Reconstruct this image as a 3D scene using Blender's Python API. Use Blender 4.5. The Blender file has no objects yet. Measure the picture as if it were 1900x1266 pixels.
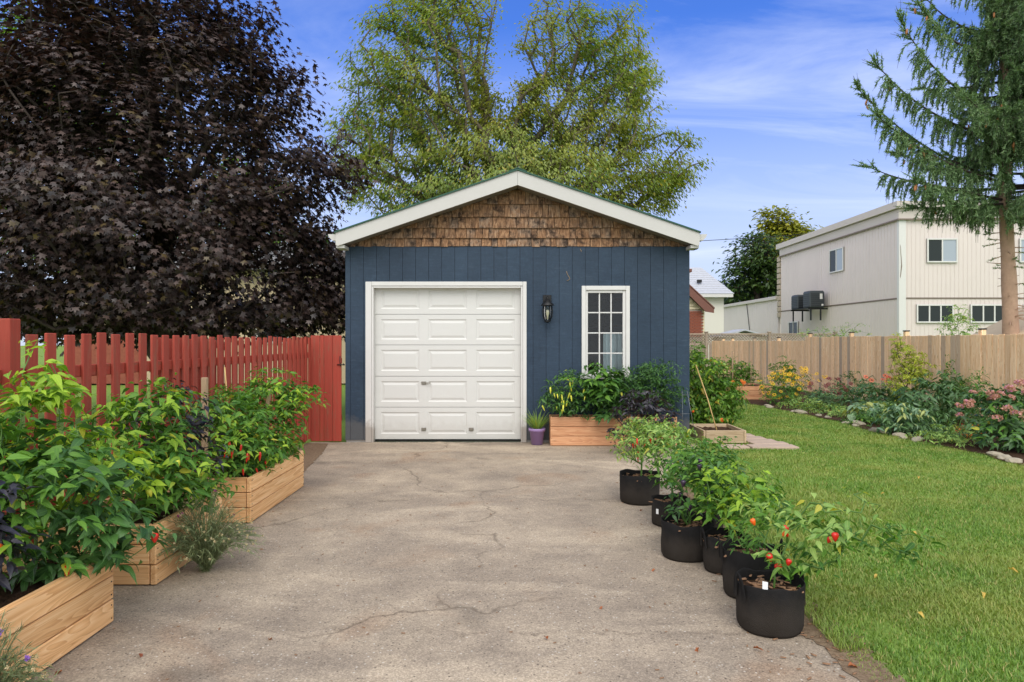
import bpy, bmesh, math, random
import numpy as np
from mathutils import Vector, Matrix, Euler

random.seed(11)
rng = np.random.default_rng(11)
S = bpy.context.scene
COL = S.collection
R = math.radians

# ------------------------------------------------------------------ camera, sky, sun, exposure
CAM_H = 1.49
cam_d = bpy.data.cameras.new("camera")
cam = bpy.data.objects.new("camera", cam_d)
COL.objects.link(cam)
cam.location = (0, 0, CAM_H)
cam.rotation_euler = (R(90), 0, 0)
cam_d.sensor_width = 36.0
cam_d.lens = 24.0
cam_d.clip_end = 2000
S.camera = cam
S.view_settings.view_transform = 'Standard'
S.view_settings.look = 'None'
S.view_settings.gamma = 1.0
S.view_settings.exposure = 0.62

SUN_EL, SUN_AZ = 50.0, 180.0          # azimuth clockwise from +Y (high behind the camera, veiled)
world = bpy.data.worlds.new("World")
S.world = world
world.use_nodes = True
sun_d = bpy.data.lights.new("sun", 'SUN')
sun = bpy.data.objects.new("sun", sun_d)
COL.objects.link(sun)
sun_d.energy = 1.2
sun_d.angle = R(40)
sun_d.color = (1.0, 0.95, 0.88)
to_sun = Vector((math.sin(R(SUN_AZ)) * math.cos(R(SUN_EL)), math.cos(R(SUN_AZ)) * math.cos(R(SUN_EL)), math.sin(R(SUN_EL))))
sun.rotation_euler = to_sun.to_track_quat('Z', 'Y').to_euler()
sun.location = (20, -20, 30)


def nd(nt, typ, ins=None, **props):
    n = nt.nodes.new(typ)
    for k, v in props.items():
        setattr(n, k, v)
    for k, v in (ins or {}).items():
        if hasattr(v, 'is_linked') or isinstance(v, bpy.types.NodeSocket):
            nt.links.new(v, n.inputs[k])
        else:
            n.inputs[k].default_value = v
    return n


def ramp(nt, fac, stops, interp='LINEAR'):
    n = nt.nodes.new('ShaderNodeValToRGB')
    n.color_ramp.interpolation = interp
    e = n.color_ramp.elements
    while len(e) < len(stops):
        e.new(0.5)
    for i, (p, c) in enumerate(stops):
        e[i].position = p
        e[i].color = c if len(c) == 4 else (*c, 1)
    nt.links.new(fac, n.inputs[0])
    return n.outputs[0]


def mth(nt, op, a, b=None, c=None, clamp=False):
    n = nt.nodes.new('ShaderNodeMath')
    n.operation = op
    n.use_clamp = clamp
    for i, v in enumerate((a, b, c)):
        if v is None:
            continue
        if isinstance(v, (int, float)):
            n.inputs[i].default_value = v
        else:
            nt.links.new(v, n.inputs[i])
    return n.outputs[0]


def mixc(nt, fac, a, b, mode='MIX'):
    n = nt.nodes.new('ShaderNodeMix')
    n.data_type = 'RGBA'
    n.blend_type = mode
    for idx, v in ((0, fac), (6, a), (7, b)):
        if isinstance(v, bpy.types.NodeSocket):
            nt.links.new(v, n.inputs[idx])
        elif isinstance(v, (int, float)):
            n.inputs[idx].default_value = v
        else:
            n.inputs[idx].default_value = v if len(v) == 4 else (*v, 1)
    return n.outputs[2]


def grey(v):
    return (v, v, v, 1)


# sky: physical sky with thin cirrus and a paler band low down
wt = world.node_tree
for n in list(wt.nodes):
    wt.nodes.remove(n)
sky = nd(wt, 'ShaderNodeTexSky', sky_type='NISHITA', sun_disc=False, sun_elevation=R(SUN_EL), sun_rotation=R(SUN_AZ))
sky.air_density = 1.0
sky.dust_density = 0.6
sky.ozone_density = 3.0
tc = nd(wt, 'ShaderNodeTexCoord')
sep = nd(wt, 'ShaderNodeSeparateXYZ', {0: tc.outputs['Generated']})
zc = mth(wt, 'ADD', mth(wt, 'MAXIMUM', sep.outputs[2], 0.0), 0.12)
cx_ = mth(wt, 'DIVIDE', sep.outputs[0], zc)
cy_ = mth(wt, 'DIVIDE', sep.outputs[1], zc)
comb = nd(wt, 'ShaderNodeCombineXYZ', {0: cx_, 1: cy_, 2: 0.0})
mp = nd(wt, 'ShaderNodeMapping', {0: comb.outputs[0]})
mp.inputs['Rotation'].default_value = (0, 0, R(-12))
mp.inputs['Scale'].default_value = (0.7, 1.5, 1)
mp.inputs['Location'].default_value = (3.1, 0.7, 0)
n1 = nd(wt, 'ShaderNodeTexNoise', {'Vector': mp.outputs[0], 'Scale': 1.1, 'Detail': 9.0, 'Roughness': 0.62, 'Distortion': 0.7})
n2 = nd(wt, 'ShaderNodeTexNoise', {'Vector': mp.outputs[0], 'Scale': 0.45, 'Detail': 3.0, 'Roughness': 0.5})
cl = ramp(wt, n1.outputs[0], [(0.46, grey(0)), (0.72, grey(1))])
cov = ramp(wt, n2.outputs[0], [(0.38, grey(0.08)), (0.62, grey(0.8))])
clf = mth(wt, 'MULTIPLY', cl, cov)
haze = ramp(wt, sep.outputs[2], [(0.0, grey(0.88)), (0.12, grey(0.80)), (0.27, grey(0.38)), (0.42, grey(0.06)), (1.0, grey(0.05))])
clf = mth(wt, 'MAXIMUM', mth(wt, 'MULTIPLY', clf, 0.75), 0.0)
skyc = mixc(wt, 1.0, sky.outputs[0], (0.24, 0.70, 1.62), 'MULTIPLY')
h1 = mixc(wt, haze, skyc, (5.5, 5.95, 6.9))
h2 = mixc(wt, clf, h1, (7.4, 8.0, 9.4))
# unseen bright cloud cover added for fill light, left blue ahead of the camera
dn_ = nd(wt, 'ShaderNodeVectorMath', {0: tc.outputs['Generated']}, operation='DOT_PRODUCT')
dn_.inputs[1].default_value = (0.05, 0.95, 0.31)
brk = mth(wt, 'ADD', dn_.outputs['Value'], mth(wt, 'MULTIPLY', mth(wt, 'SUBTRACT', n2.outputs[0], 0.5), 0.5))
fill_cover = ramp(wt, brk, [(0.42, grey(1.0)), (0.72, grey(0.0))])
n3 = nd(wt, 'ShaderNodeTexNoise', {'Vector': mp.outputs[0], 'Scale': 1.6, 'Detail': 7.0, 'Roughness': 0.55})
fill_deck = mixc(wt, n3.outputs[0], (8.7, 9.1, 9.8), (12.3, 12.7, 13.4))
h3 = mixc(wt, fill_cover, h2, fill_deck)
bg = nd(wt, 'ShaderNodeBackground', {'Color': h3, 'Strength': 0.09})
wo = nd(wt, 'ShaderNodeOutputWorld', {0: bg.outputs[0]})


# ------------------------------------------------------------------ helpers
def C(r, g, b):
    f = lambda u: (u / 255 / 12.92) if u / 255 <= 0.04045 else ((u / 255 + 0.055) / 1.055) ** 2.4
    return (f(r), f(g), f(b), 1.0)


MATS = {}


def newmat(name):
    m = bpy.data.materials.new(name)
    m.use_nodes = True
    nt = m.node_tree
    p = nt.nodes['Principled BSDF']
    MATS[name] = m
    return m, nt, p


def simple(name, col, rough=0.6, metal=0.0, var=0.0, scale=6.0, bump=0.0, bscale=60.0, spec=0.5, splash=0.0, sph=0.42):
    """one base colour with soft mottling and a fine bump"""
    m, nt, p = newmat(name)
    t = nd(nt, 'ShaderNodeTexCoord')
    if var > 0:
        n = nd(nt, 'ShaderNodeTexNoise', {'Vector': t.outputs['Object'], 'Scale': scale, 'Detail': 5.0, 'Roughness': 0.6})
        c = mixc(nt, n.outputs[0], tuple(x * (1 - var) for x in col[:3]), tuple(min(1, x * (1 + var)) for x in col[:3]))
        nt.links.new(c, p.inputs['Base Color'])
    else:
        p.inputs['Base Color'].default_value = col
    if splash > 0:
        ge = nd(nt, 'ShaderNodeNewGeometry')
        sz_ = nd(nt, 'ShaderNodeSeparateXYZ', {0: ge.outputs['Position']})
        sn = nd(nt, 'ShaderNodeTexNoise', {'Vector': ge.outputs['Position'], 'Scale': 7.0, 'Detail': 8.0, 'Roughness': 0.7})
        lvl = mth(nt, 'ADD', sz_.outputs[2], mth(nt, 'MULTIPLY', sn.outputs[0], -sph))
        dirt = ramp(nt, lvl, [(0.0, grey(splash)), (0.10, grey(0.0))])
        sc2 = nd(nt, 'ShaderNodeTexNoise', {'Vector': ge.outputs['Position'], 'Scale': 23.0, 'Detail': 6.0, 'Roughness': 0.8})
        dirt = mth(nt, 'MAXIMUM', dirt, ramp(nt, sc2.outputs[0], [(0.66, grey(0)), (0.74, grey(splash * 0.5))]))
        src = c if var > 0 else col
        nt.links.new(mixc(nt, dirt, src, C(128, 112, 94)), p.inputs['Base Color'])
    p.inputs['Roughness'].default_value = rough
    p.inputs['Metallic'].default_value = metal
    p.inputs['Specular IOR Level'].default_value = spec
    if bump > 0:
        n = nd(nt, 'ShaderNodeTexNoise', {'Vector': t.outputs['Object'], 'Scale': bscale, 'Detail': 4.0})
        b = nd(nt, 'ShaderNodeBump', {'Strength': bump, 'Distance': 0.01, 'Height': n.outputs[0]})
        nt.links.new(b.outputs[0], p.inputs['Normal'])
    return m


def woodmat(name, cols, rough=0.7, stretch=(0.9, 26, 26), paint=None, worn=0.0, knots=0.5, tintvar=0.25, greys=0.0, bump=0.25, ends=None):
    """grain runs along local X; every object gets its own offset and tone"""
    m, nt, p = newmat(name)
    t = nd(nt, 'ShaderNodeTexCoord')
    oi = nd(nt, 'ShaderNodeObjectInfo')
    off = mth(nt, 'MULTIPLY', oi.outputs['Random'], 57.0)
    offv = nd(nt, 'ShaderNodeCombineXYZ', {0: off, 1: mth(nt, 'MULTIPLY', oi.outputs['Random'], 31.0), 2: off})
    base = nd(nt, 'ShaderNodeVectorMath', {0: t.outputs['Object'], 1: offv.outputs[0]}, operation='ADD')
    mpp = nd(nt, 'ShaderNodeMapping', {0: base.outputs[0]})
    mpp.inputs['Scale'].default_value = stretch
    g = nd(nt, 'ShaderNodeTexNoise', {'Vector': mpp.outputs[0], 'Scale': 2.0, 'Detail': 7.0, 'Roughness': 0.65, 'Distortion': 0.6})
    mp2 = nd(nt, 'ShaderNodeMapping', {0: base.outputs[0]})
    mp2.inputs['Scale'].default_value = (stretch[0] * 0.5, stretch[1] * 0.22, stretch[2] * 0.22)
    w = nd(nt, 'ShaderNodeTexNoise', {'Vector': mp2.outputs[0], 'Scale': 1.6, 'Detail': 2.0, 'Distortion': 1.5})
    rings = mth(nt, 'FRACT', mth(nt, 'MULTIPLY', w.outputs[0], 14.0))
    gg = mth(nt, 'ADD', mth(nt, 'MULTIPLY', g.outputs[0], 0.75), mth(nt, 'MULTIPLY', rings, 0.25))
    n = len(cols)
    c = ramp(nt, gg, [(0.28 + 0.44 * i / max(1, n - 1), cols[i]) for i in range(n)])
    tone = mth(nt, 'ADD', mth(nt, 'MULTIPLY', oi.outputs['Random'], tintvar * 2), 1 - tintvar)
    tn = nd(nt, 'ShaderNodeCombineXYZ', {0: tone, 1: tone, 2: tone})
    c = mixc(nt, 1.0, c, tn.outputs[0], 'MULTIPLY')
    if greys > 0:
        gsel = ramp(nt, mth(nt, 'FRACT', mth(nt, 'MULTIPLY', oi.outputs['Random'], 7.31)), [(1 - greys, grey(0.05)), (min(1, 1 - greys + 0.08), grey(0.75))])
        c = mixc(nt, gsel, c, C(150, 140, 130))
    if knots > 0:
        mk = nd(nt, 'ShaderNodeMapping', {0: base.outputs[0]})
        mk.inputs['Scale'].default_value = (3.2, 9, 9)
        v = nd(nt, 'ShaderNodeTexVoronoi', {'Vector': mk.outputs[0], 'Scale': 1.0})
        k = ramp(nt, v.outputs['Distance'], [(0.06, grey(1)), (0.16, grey(0))])
        c = mixc(nt, mth(nt, 'MULTIPLY', k, knots), c, tuple(x * 0.35 for x in cols[0][:3]))
    if paint is not None:
        mpw = nd(nt, 'ShaderNodeMapping', {0: base.outputs[0]})
        mpw.inputs['Scale'].default_value = (1.3, 10, 10)
        wn = nd(nt, 'ShaderNodeTexNoise', {'Vector': mpw.outputs[0], 'Scale': 2.4, 'Detail': 8.0, 'Roughness': 0.7})
        pm = ramp(nt, wn.outputs[0], [(worn, grey(0.25)), (worn + 0.14, grey(1))])
        pv = mixc(nt, g.outputs[0], tuple(x * 0.75 for x in paint[:3]), tuple(min(1, x * 1.25) for x in paint[:3]))
        pv = mixc(nt, 1.0, pv, tn.outputs[0], 'MULTIPLY')
        c = mixc(nt, pm, c, pv)
    nt.links.new(c, p.inputs['Base Color'])
    p.inputs['Roughness'].default_value = rough
    p.inputs['Specular IOR Level'].default_value = 0.3
    b = nd(nt, 'ShaderNodeBump', {'Strength': bump, 'Distance': 0.006, 'Height': gg})
    nt.links.new(b.outputs[0], p.inputs['Normal'])
    return m


def leafmat(name, dark, light, trans=0.35, rough=0.42, spec=0.5, vein=0.25, autumn=None, autumn_amt=0.08, tcol=None, zone=None):
    """leaf colour differs leaf by leaf, with a pale midrib; light shows through"""
    m, nt, p = newmat(name)
    oi = nd(nt, 'ShaderNodeObjectInfo')
    ge = nd(nt, 'ShaderNodeNewGeometry')
    rnd = mth(nt, 'FRACT', mth(nt, 'ADD', oi.outputs['Random'], ge.outputs['Random Per Island']))
    c = ramp(nt, rnd, [(0.0, dark), (0.55, tuple((a + b) / 2 for a, b in zip(dark, light))), (1.0, light)])
    if autumn is not None:
        sel = ramp(nt, mth(nt, 'FRACT', mth(nt, 'MULTIPLY', rnd, 13.7)), [(1 - autumn_amt - 0.02, grey(0)), (1 - autumn_amt, grey(0.85))])
        c = mixc(nt, sel, c, autumn)
    if zone is not None:
        zn = nd(nt, 'ShaderNodeTexNoise', {'Vector': ge.outputs['Position'], 'Scale': zone[0], 'Detail': 4.0, 'Roughness': 0.6})
        c = mixc(nt, ramp(nt, zn.outputs[0], [(0.42, grey(0)), (0.66, grey(zone[2]))]), c, zone[1])
    if vein > 0:
        uv = nd(nt, 'ShaderNodeUVMap')
        s = nd(nt, 'ShaderNodeSeparateXYZ', {0: uv.outputs[0]})
        d = mth(nt, 'ABSOLUTE', mth(nt, 'SUBTRACT', s.outputs[0], 0.5))
        mid = ramp(nt, d, [(0.0, grey(1)), (0.06, grey(0))])
        side = mth(nt, 'FRACT', mth(nt, 'MULTIPLY', mth(nt, 'SUBTRACT', s.outputs[1], mth(nt, 'MULTIPLY', d, 0.55)), 7.0))
        sv = ramp(nt, mth(nt, 'ABSOLUTE', mth(nt, 'SUBTRACT', side, 0.5)), [(0.0, grey(0.45)), (0.13, grey(0))])
        c = mixc(nt, mth(nt, 'MULTIPLY', mth(nt, 'MAXIMUM', mid, sv), vein), c, tuple(min(1, x * 2.2 + 0.02) for x in light[:3]))
        b = nd(nt, 'ShaderNodeBump', {'Strength': 0.35, 'Distance': 0.004, 'Height': mth(nt, 'SUBTRACT', 1.0, mth(nt, 'MAXIMUM', mid, sv))})
        nt.links.new(b.outputs[0], p.inputs['Normal'])
    nt.links.new(c, p.inputs['Base Color'])
    p.inputs['Roughness'].default_value = rough
    p.inputs['Specular IOR Level'].default_value = spec
    tr = nd(nt, 'ShaderNodeBsdfTranslucent')
    tcm = mixc(nt, 1.0, c, tcol or (1.25, 1.25, 0.6, 1), 'MULTIPLY')
    nt.links.new(tcm, tr.inputs[0])
    mx = nd(nt, 'ShaderNodeMixShader', {0: trans, 1: p.outputs[0], 2: tr.outputs[0]})
    nt.links.new(mx.outputs[0], nt.nodes['Material Output'].inputs[0])
    return m


WL = {}     # world location of unrotated parents


def tag(o, label=None, cat=None, group=None, kind=None):
    if label:
        o['label'] = label
    if cat:
        o['category'] = cat
    if group:
        o['group'] = group
    if kind:
        o['kind'] = kind
    return o


def thing(name, loc, label, cat, group=None, kind=None):
    o = bpy.data.objects.new(name, None)
    o.empty_display_size = 0.1
    COL.objects.link(o)
    o.location = loc
    WL[o.name] = Vector(loc)
    return tag(o, label, cat, group, kind)


def wl(o):
    return WL.get(o.name, Vector((0, 0, 0))) if o is not None else Vector((0, 0, 0))


def put(name, me, loc, parent=None, rot=(0, 0, 0), scale=None, mat=None):
    o = bpy.data.objects.new(name, me)
    COL.objects.link(o)
    o.parent = parent
    o.location = Vector(loc) - wl(parent)
    o.rotation_euler = rot
    if scale:
        o.scale = scale
    WL[o.name] = Vector(loc)
    if mat is not None and not me.materials:
        me.materials.append(mat)
    return o


BOXES = {}


def boxmesh(sx, sy, sz, mat, bev=0.004):
    key = (round(sx, 4), round(sy, 4), round(sz, 4), mat.name, bev)
    if key in BOXES:
        return BOXES[key]
    bm = bmesh.new()
    bmesh.ops.create_cube(bm, size=1.0)
    for v in bm.verts:
        v.co.x *= sx
        v.co.y *= sy
        v.co.z *= sz
    if bev > 0:
        bmesh.ops.bevel(bm, geom=bm.edges[:], offset=min(bev, 0.3 * min(sx, sy, sz)), segments=1, affect='EDGES')
    me = bpy.data.meshes.new("box")
    bm.to_mesh(me)
    bm.free()
    me.materials.append(mat)
    BOXES[key] = me
    return me


def box(name, x0, x1, y0, y1, z0, z1, mat, parent=None, bev=0.004):
    """axis-aligned box in world metres"""
    me = boxmesh(x1 - x0, y1 - y0, z1 - z0, mat, bev)
    return put(name, me, ((x0 + x1) / 2, (y0 + y1) / 2, (z0 + z1) / 2), parent)


def plank(name, L, W, T, mat, loc, parent=None, rot=(0, 0, 0), bev=0.004):
    """board whose grain (local X) runs along its length; W along local Z, T along local Y"""
    return put(name, boxmesh(L, T, W, mat, bev), loc, parent, rot)


def mesh_np(name, V, T, mat, uv=None, smooth=False, quads=None):
    """mesh from numpy vertex and triangle arrays"""
    me = bpy.data.meshes.new(name)
    V = np.ascontiguousarray(V, dtype=np.float32)
    T = np.ascontiguousarray(T, dtype=np.int32)
    me.vertices.add(len(V))
    me.vertices.foreach_set('co', V.ravel())
    k = T.shape[1]
    me.loops.add(T.size)
    me.loops.foreach_set('vertex_index', T.ravel())
    me.polygons.add(len(T))
    me.polygons.foreach_set('loop_start', np.arange(0, T.size, k, dtype=np.int32))
    me.polygons.foreach_set('loop_total', np.full(len(T), k, dtype=np.int32))
    if smooth:
        me.polygons.foreach_set('use_smooth', np.ones(len(T), dtype=bool))
    if uv is not None:
        l = me.uv_layers.new(name='UVMap')
        l.data.foreach_set('uv', np.ascontiguousarray(uv[T.ravel()], dtype=np.float32).ravel())
    me.update(calc_edges=True)
    if mat is not None:
        me.materials.append(mat)
    return me


def raw(name, V, F, mat, parent=None, smooth=False, origin=(0, 0, 0)):
    """mesh object from python lists in world metres"""
    off = wl(parent) if parent is not None else Vector(origin)
    me = bpy.data.meshes.new(name)
    me.from_pydata([tuple(Vector(v) - off) for v in V], [], F)
    me.update()
    if smooth:
        for p_ in me.polygons:
            p_.use_smooth = True
    me.materials.append(mat)
    return put(name, me, off, parent)


def npobj(name, V, T, mat, parent=None, uv=None, smooth=False, origin=(0, 0, 0)):
    off = wl(parent) if parent is not None else Vector(origin)
    me = mesh_np(name, V - np.array(off, dtype=float), T, mat, uv, smooth)
    return put(name, me, off, parent)


def prism(name, poly, axis, a0, a1, mat, parent=None, origin=(0, 0, 0)):
    """extrude a 2D polygon: axis 'y' -> poly is (x,z); 'x' -> poly is (y,z); 'z' -> poly is (x,y)"""
    n = len(poly)
    f = {'y': lambda p, a: (p[0], a, p[1]), 'x': lambda p, a: (a, p[0], p[1]), 'z': lambda p, a: (p[0], p[1], a)}[axis]
    V = [f(p, a0) for p in poly] + [f(p, a1) for p in poly]
    F = [tuple(range(n))[::-1], tuple(range(n, 2 * n))] + [(i, (i + 1) % n, n + (i + 1) % n, n + i) for i in range(n)]
    o = raw(name, V, F, mat, parent, origin=origin)
    bm = bmesh.new()
    bm.from_mesh(o.data)
    bmesh.ops.recalc_face_normals(bm, faces=bm.faces[:])
    bm.to_mesh(o.data)
    bm.free()
    return o


def tubes(A, B, ra, rb, sides=5):
    """separate tapered tubes from A to B"""
    A = np.asarray(A, float)
    B = np.asarray(B, float)
    m = len(A)
    d = B - A
    L = np.linalg.norm(d, axis=1, keepdims=True) + 1e-9
    d = d / L
    up = np.where(np.abs(d[:, 2:3]) > 0.9, np.array([[1.0, 0, 0]]), np.array([[0, 0, 1.0]]))
    u = np.cross(d, up)
    u /= np.linalg.norm(u, axis=1, keepdims=True) + 1e-9
    v = np.cross(d, u)
    a = np.linspace(0, 2 * np.pi, sides, endpoint=False)
    ring = u[:, None, :] * np.cos(a)[None, :, None] + v[:, None, :] * np.sin(a)[None, :, None]
    ra = np.broadcast_to(np.asarray(ra, float), (m,))
    rb = np.broadcast_to(np.asarray(rb, float), (m,))
    V0 = A[:, None, :] + ring * ra[:, None, None]
    V1 = B[:, None, :] + ring * rb[:, None, None]
    V = np.concatenate([V0, V1], axis=1).reshape(-1, 3)
    i = np.arange(sides)
    j = (i + 1) % sides
    q = np.concatenate([np.stack([i, j, sides + j], 1), np.stack([i, sides + j, sides + i], 1)])
    T = (q[None] + (np.arange(m) * 2 * sides)[:, None, None]).reshape(-1, 3)
    return V, T


def join(parts):
    Vs, Ts, o = [], [], 0
    for V, T in parts:
        Vs.append(V)
        Ts.append(T + o)
        o += len(V)
    return np.concatenate(Vs), np.concatenate(Ts)


def polytube(pts, radii, sides=7):
    """one tube through a list of points, shared rings"""
    P = np.asarray(pts, float)
    n = len(P)
    r = np.broadcast_to(np.asarray(radii, float), (n,))
    d = np.gradient(P, axis=0)
    d /= np.linalg.norm(d, axis=1, keepdims=True) + 1e-9
    ref = np.array([0.31, 0.95, 0.05])
    if abs(np.dot(d[0], ref)) > 0.9:
        ref = np.array([0.9, 0.1, 0.3])
    V = []
    a = np.linspace(0, 2 * np.pi, sides, endpoint=False)
    for i in range(n):
        u = np.cross(d[i], ref)
        u /= np.linalg.norm(u) + 1e-9
        v = np.cross(d[i], u)
        V.append(P[i] + r[i] * (np.cos(a)[:, None] * u + np.sin(a)[:, None] * v))
    V = np.concatenate(V)
    T = []
    for i in range(n - 1):
        for k in range(sides):
            k2 = (k + 1) % sides
            T += [(i * sides + k, i * sides + k2, (i + 1) * sides + k2), (i * sides + k, (i + 1) * sides + k2, (i + 1) * sides + k)]
    for k in range(1, sides - 1):
        T += [(0, k + 1, k), ((n - 1) * sides, (n - 1) * sides + k, (n - 1) * sides + k + 1)]
    return V, np.array(T)


def lathe(prof, sides=24, wob=0.0, center=(0, 0, 0), seed=0):
    """surface of revolution, open profile of (r,z)"""
    rg = np.random.default_rng(seed)
    ph = rg.uniform(0, 6.28, 3)
    a = np.linspace(0, 2 * np.pi, sides, endpoint=False)
    V = []
    for r, z in prof:
        f = 1 + wob * (0.5 * np.sin(2 * a + ph[0] + 3 * z) + 0.35 * np.sin(3 * a + ph[1]) + 0.3 * np.sin(5 * a + ph[2] + 9 * z))
        V.append(np.stack([r * f * np.cos(a), r * f * np.sin(a), np.full(sides, z) + wob * 0.06 * np.sin(2 * a + ph[1])], 1))
    V = np.concatenate(V) + np.array(center)
    T = []
    for i in range(len(prof) - 1):
        for k in range(sides):
            k2 = (k + 1) % sides
            T += [(i * sides + k, i * sides + k2, (i + 1) * sides + k2), (i * sides + k, (i + 1) * sides + k2, (i + 1) * sides + k)]
    return V, np.array(T)


# ---- leaves
def tmpl_ovate(width=0.5, rows=4, fold=0.3, droop=0.3, peak=0.8, wave=0.0):
    ys = np.linspace(0, 1, rows + 1)
    V, uv = [(0, 0, 0)], [(0.5, 0)]
    for k, y in enumerate(ys[1:-1]):
        w = width / 2 * math.sin(math.pi * y ** peak) ** 1.15
        zz = -droop * y * y
        wv = wave * (1 if k % 2 else -1)
        V += [(-w, y, zz + fold * w + wv), (0, y, zz), (w, y, zz + fold * w - wv)]
        e = 0.5 * w / (width / 2)
        uv += [(0.5 - e, y), (0.5, y), (0.5 + e, y)]
    V.append((0, 1, -droop))
    uv.append((0.5, 1))
    t = len(V) - 1
    T = [(0, 2, 1), (0, 3, 2)]
    for i in range(rows - 2):
        a = 1 + 3 * i
        for q in (0, 1):
            T += [(a + q, a + q + 1, a + q + 4), (a + q, a + q + 4, a + q + 3)]
    a = 1 + 3 * (rows - 2)
    T += [(a, a + 1, t), (a + 1, a + 2, t)]
    return np.array(V, float), np.array(T), np.array(uv, float)


def tmpl_maple():
    half = [(0, 1.0), (22, 0.5), (46, 0.9), (72, 0.42), (104, 0.64)]
    pts = [(a, r) for a, r in half] + [(180, 0.12)] + [(360 - a, r) for a, r in half[:0:-1]]
    V = [(0, 0.2, 0.0)]
    for a, r in pts:
        x, y = r * math.sin(R(a)) * 0.62, r * math.cos(R(a)) * 0.62
        V.append((x, y + 0.2, -0.22 * (x * x + y * y) - 0.10 * abs(x)))
    n = len(pts)
    T = [(0, 1 + (i + 1) % n, 1 + i) for i in range(n)]
    uv = [(0.5, 0.2)] + [(0.5 + v[0] * 0.7, v[1]) for v in V[1:]]
    return np.array(V, float), np.array(T), np.array(uv, float)


def tmpl_diamond(width=0.42, fold=0.25):
    V = [(0, 0, 0), (-width / 2, 0.45, fold * width / 2), (0, 1, -0.1), (width / 2, 0.45, fold * width / 2)]
    return np.array(V, float), np.array([(0, 2, 1), (0, 3, 2)]), np.array([(0.5, 0), (0, 0.45), (0.5, 1), (1, 0.45)], float)


def frames(D, N):
    """matrices whose columns are across, along, normal"""
    D = D / (np.linalg.norm(D, axis=1, keepdims=True) + 1e-9)
    X = np.cross(D, N)
    X /= np.linalg.norm(X, axis=1, keepdims=True) + 1e-9
    Z = np.cross(X, D)
    return np.stack([X, D, Z], axis=2)


def scatter(tm, P, D, N, size):
    """copy a leaf template onto points -> V, T, uv"""
    V, T, uv = tm
    M = frames(D, N)
    W = np.einsum('mij,kj->mki', M, V) * np.asarray(size)[:, None, None] + P[:, None, :]
    m, k = len(P), len(V)
    TT = (T[None] + (np.arange(m) * k)[:, None, None]).reshape(-1, 3)
    return W.reshape(-1, 3), TT, np.tile(uv, (m, 1))


def unit(v):
    return v / (np.linalg.norm(v, axis=-1, keepdims=True) + 1e-9)


def in_blobs(blobs, n, hollow=0.45, rg=rng):
    """points in a union of ellipsoids [(cx,cy,cz,rx,ry,rz,weight)], denser near their skins"""
    b = np.array([list(x) + [1.0] * (7 - len(x)) for x in blobs], float)
    w = b[:, 3] * b[:, 4] * b[:, 5]
    w = w ** 0.75 * b[:, 6]
    idx = rg.choice(len(b), n, p=w / w.sum())
    d = unit(rg.normal(size=(n, 3)))
    r = rg.uniform(hollow ** 3, 1, n) ** (1 / 3)
    return b[idx, :3] + d * r[:, None] * b[idx, 3:6], d


def skeleton(pts, chain, bf=0.25):
    """join points to a starting chain by short paths; returns nodes, parent indices"""
    nodes = [np.array(c, float) for c in chain]
    par = list(range(-1, len(chain) - 1))
    plen = [0.0]
    for i in range(1, len(chain)):
        plen.append(plen[-1] + np.linalg.norm(nodes[i] - nodes[i - 1]))
    P = np.asarray(pts, float)
    n = len(P)
    best = np.full(n, 1e9)
    bp = np.zeros(n, int)
    for i, c in enumerate(nodes):
        cost = np.linalg.norm(P - c, axis=1) + bf * plen[i]
        m = cost < best
        best[m] = cost[m]
        bp[m] = i
    alive = np.ones(n, bool)
    order = []
    for _ in range(n):
        k = int(np.argmin(np.where(alive, best, 1e12)))
        alive[k] = False
        i = len(nodes)
        nodes.append(P[k])
        par.append(int(bp[k]))
        plen.append(plen[bp[k]] + np.linalg.norm(P[k] - nodes[bp[k]]))
        cost = np.linalg.norm(P - P[k], axis=1) + bf * plen[i]
        m = (cost < best) & alive
        best[m] = cost[m]
        bp[m] = i
        order.append(k)
    return np.array(nodes), np.array(par)


def limb_mesh(nodes, par, rtip, rmax, power=0.45, sides=5):
    cnt = np.ones(len(nodes))
    for i in range(len(nodes) - 1, 0, -1):
        if par[i] >= 0:
            cnt[par[i]] += cnt[i]
    rad = np.minimum(rtip * cnt ** power, rmax)
    i = np.arange(len(nodes))[par >= 0]
    ra = np.minimum(rad[par[i]], rad[i] * 1.6)
    return tubes(nodes[par[i]], nodes[i], ra, rad[i], sides)


CAMP = np.array([0, 0, CAM_H])

# ------------------------------------------------------------------ materials
WHITE = simple("white_trim_paint", C(210, 208, 204), 0.55, var=0.06, scale=9, bump=0.08, bscale=30, splash=0.6)
DOORW = simple("garage_door_paint", C(207, 206, 201), 0.45, var=0.04, scale=3, bump=0.05, bscale=90, splash=0.13)
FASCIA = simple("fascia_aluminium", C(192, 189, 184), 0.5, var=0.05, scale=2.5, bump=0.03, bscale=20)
GREENROOF = simple("green_metal_roof", C(40, 78, 62), 0.4, metal=0.3)
DARK = simple("black_metal", C(22, 22, 23), 0.45, metal=0.2)
STEEL = simple("steel_hardware", C(150, 145, 135), 0.4, metal=0.8)
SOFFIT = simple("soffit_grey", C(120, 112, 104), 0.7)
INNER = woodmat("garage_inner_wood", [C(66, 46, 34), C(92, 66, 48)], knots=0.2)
CONCRETE = simple("concrete", C(150, 146, 140), 0.9, var=0.15, bump=0.2)
CURTAIN = simple("pale_curtain", C(214, 222, 226), 0.9)
BULB = simple("bulb_glass", C(205, 195, 165), 0.15)


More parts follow.
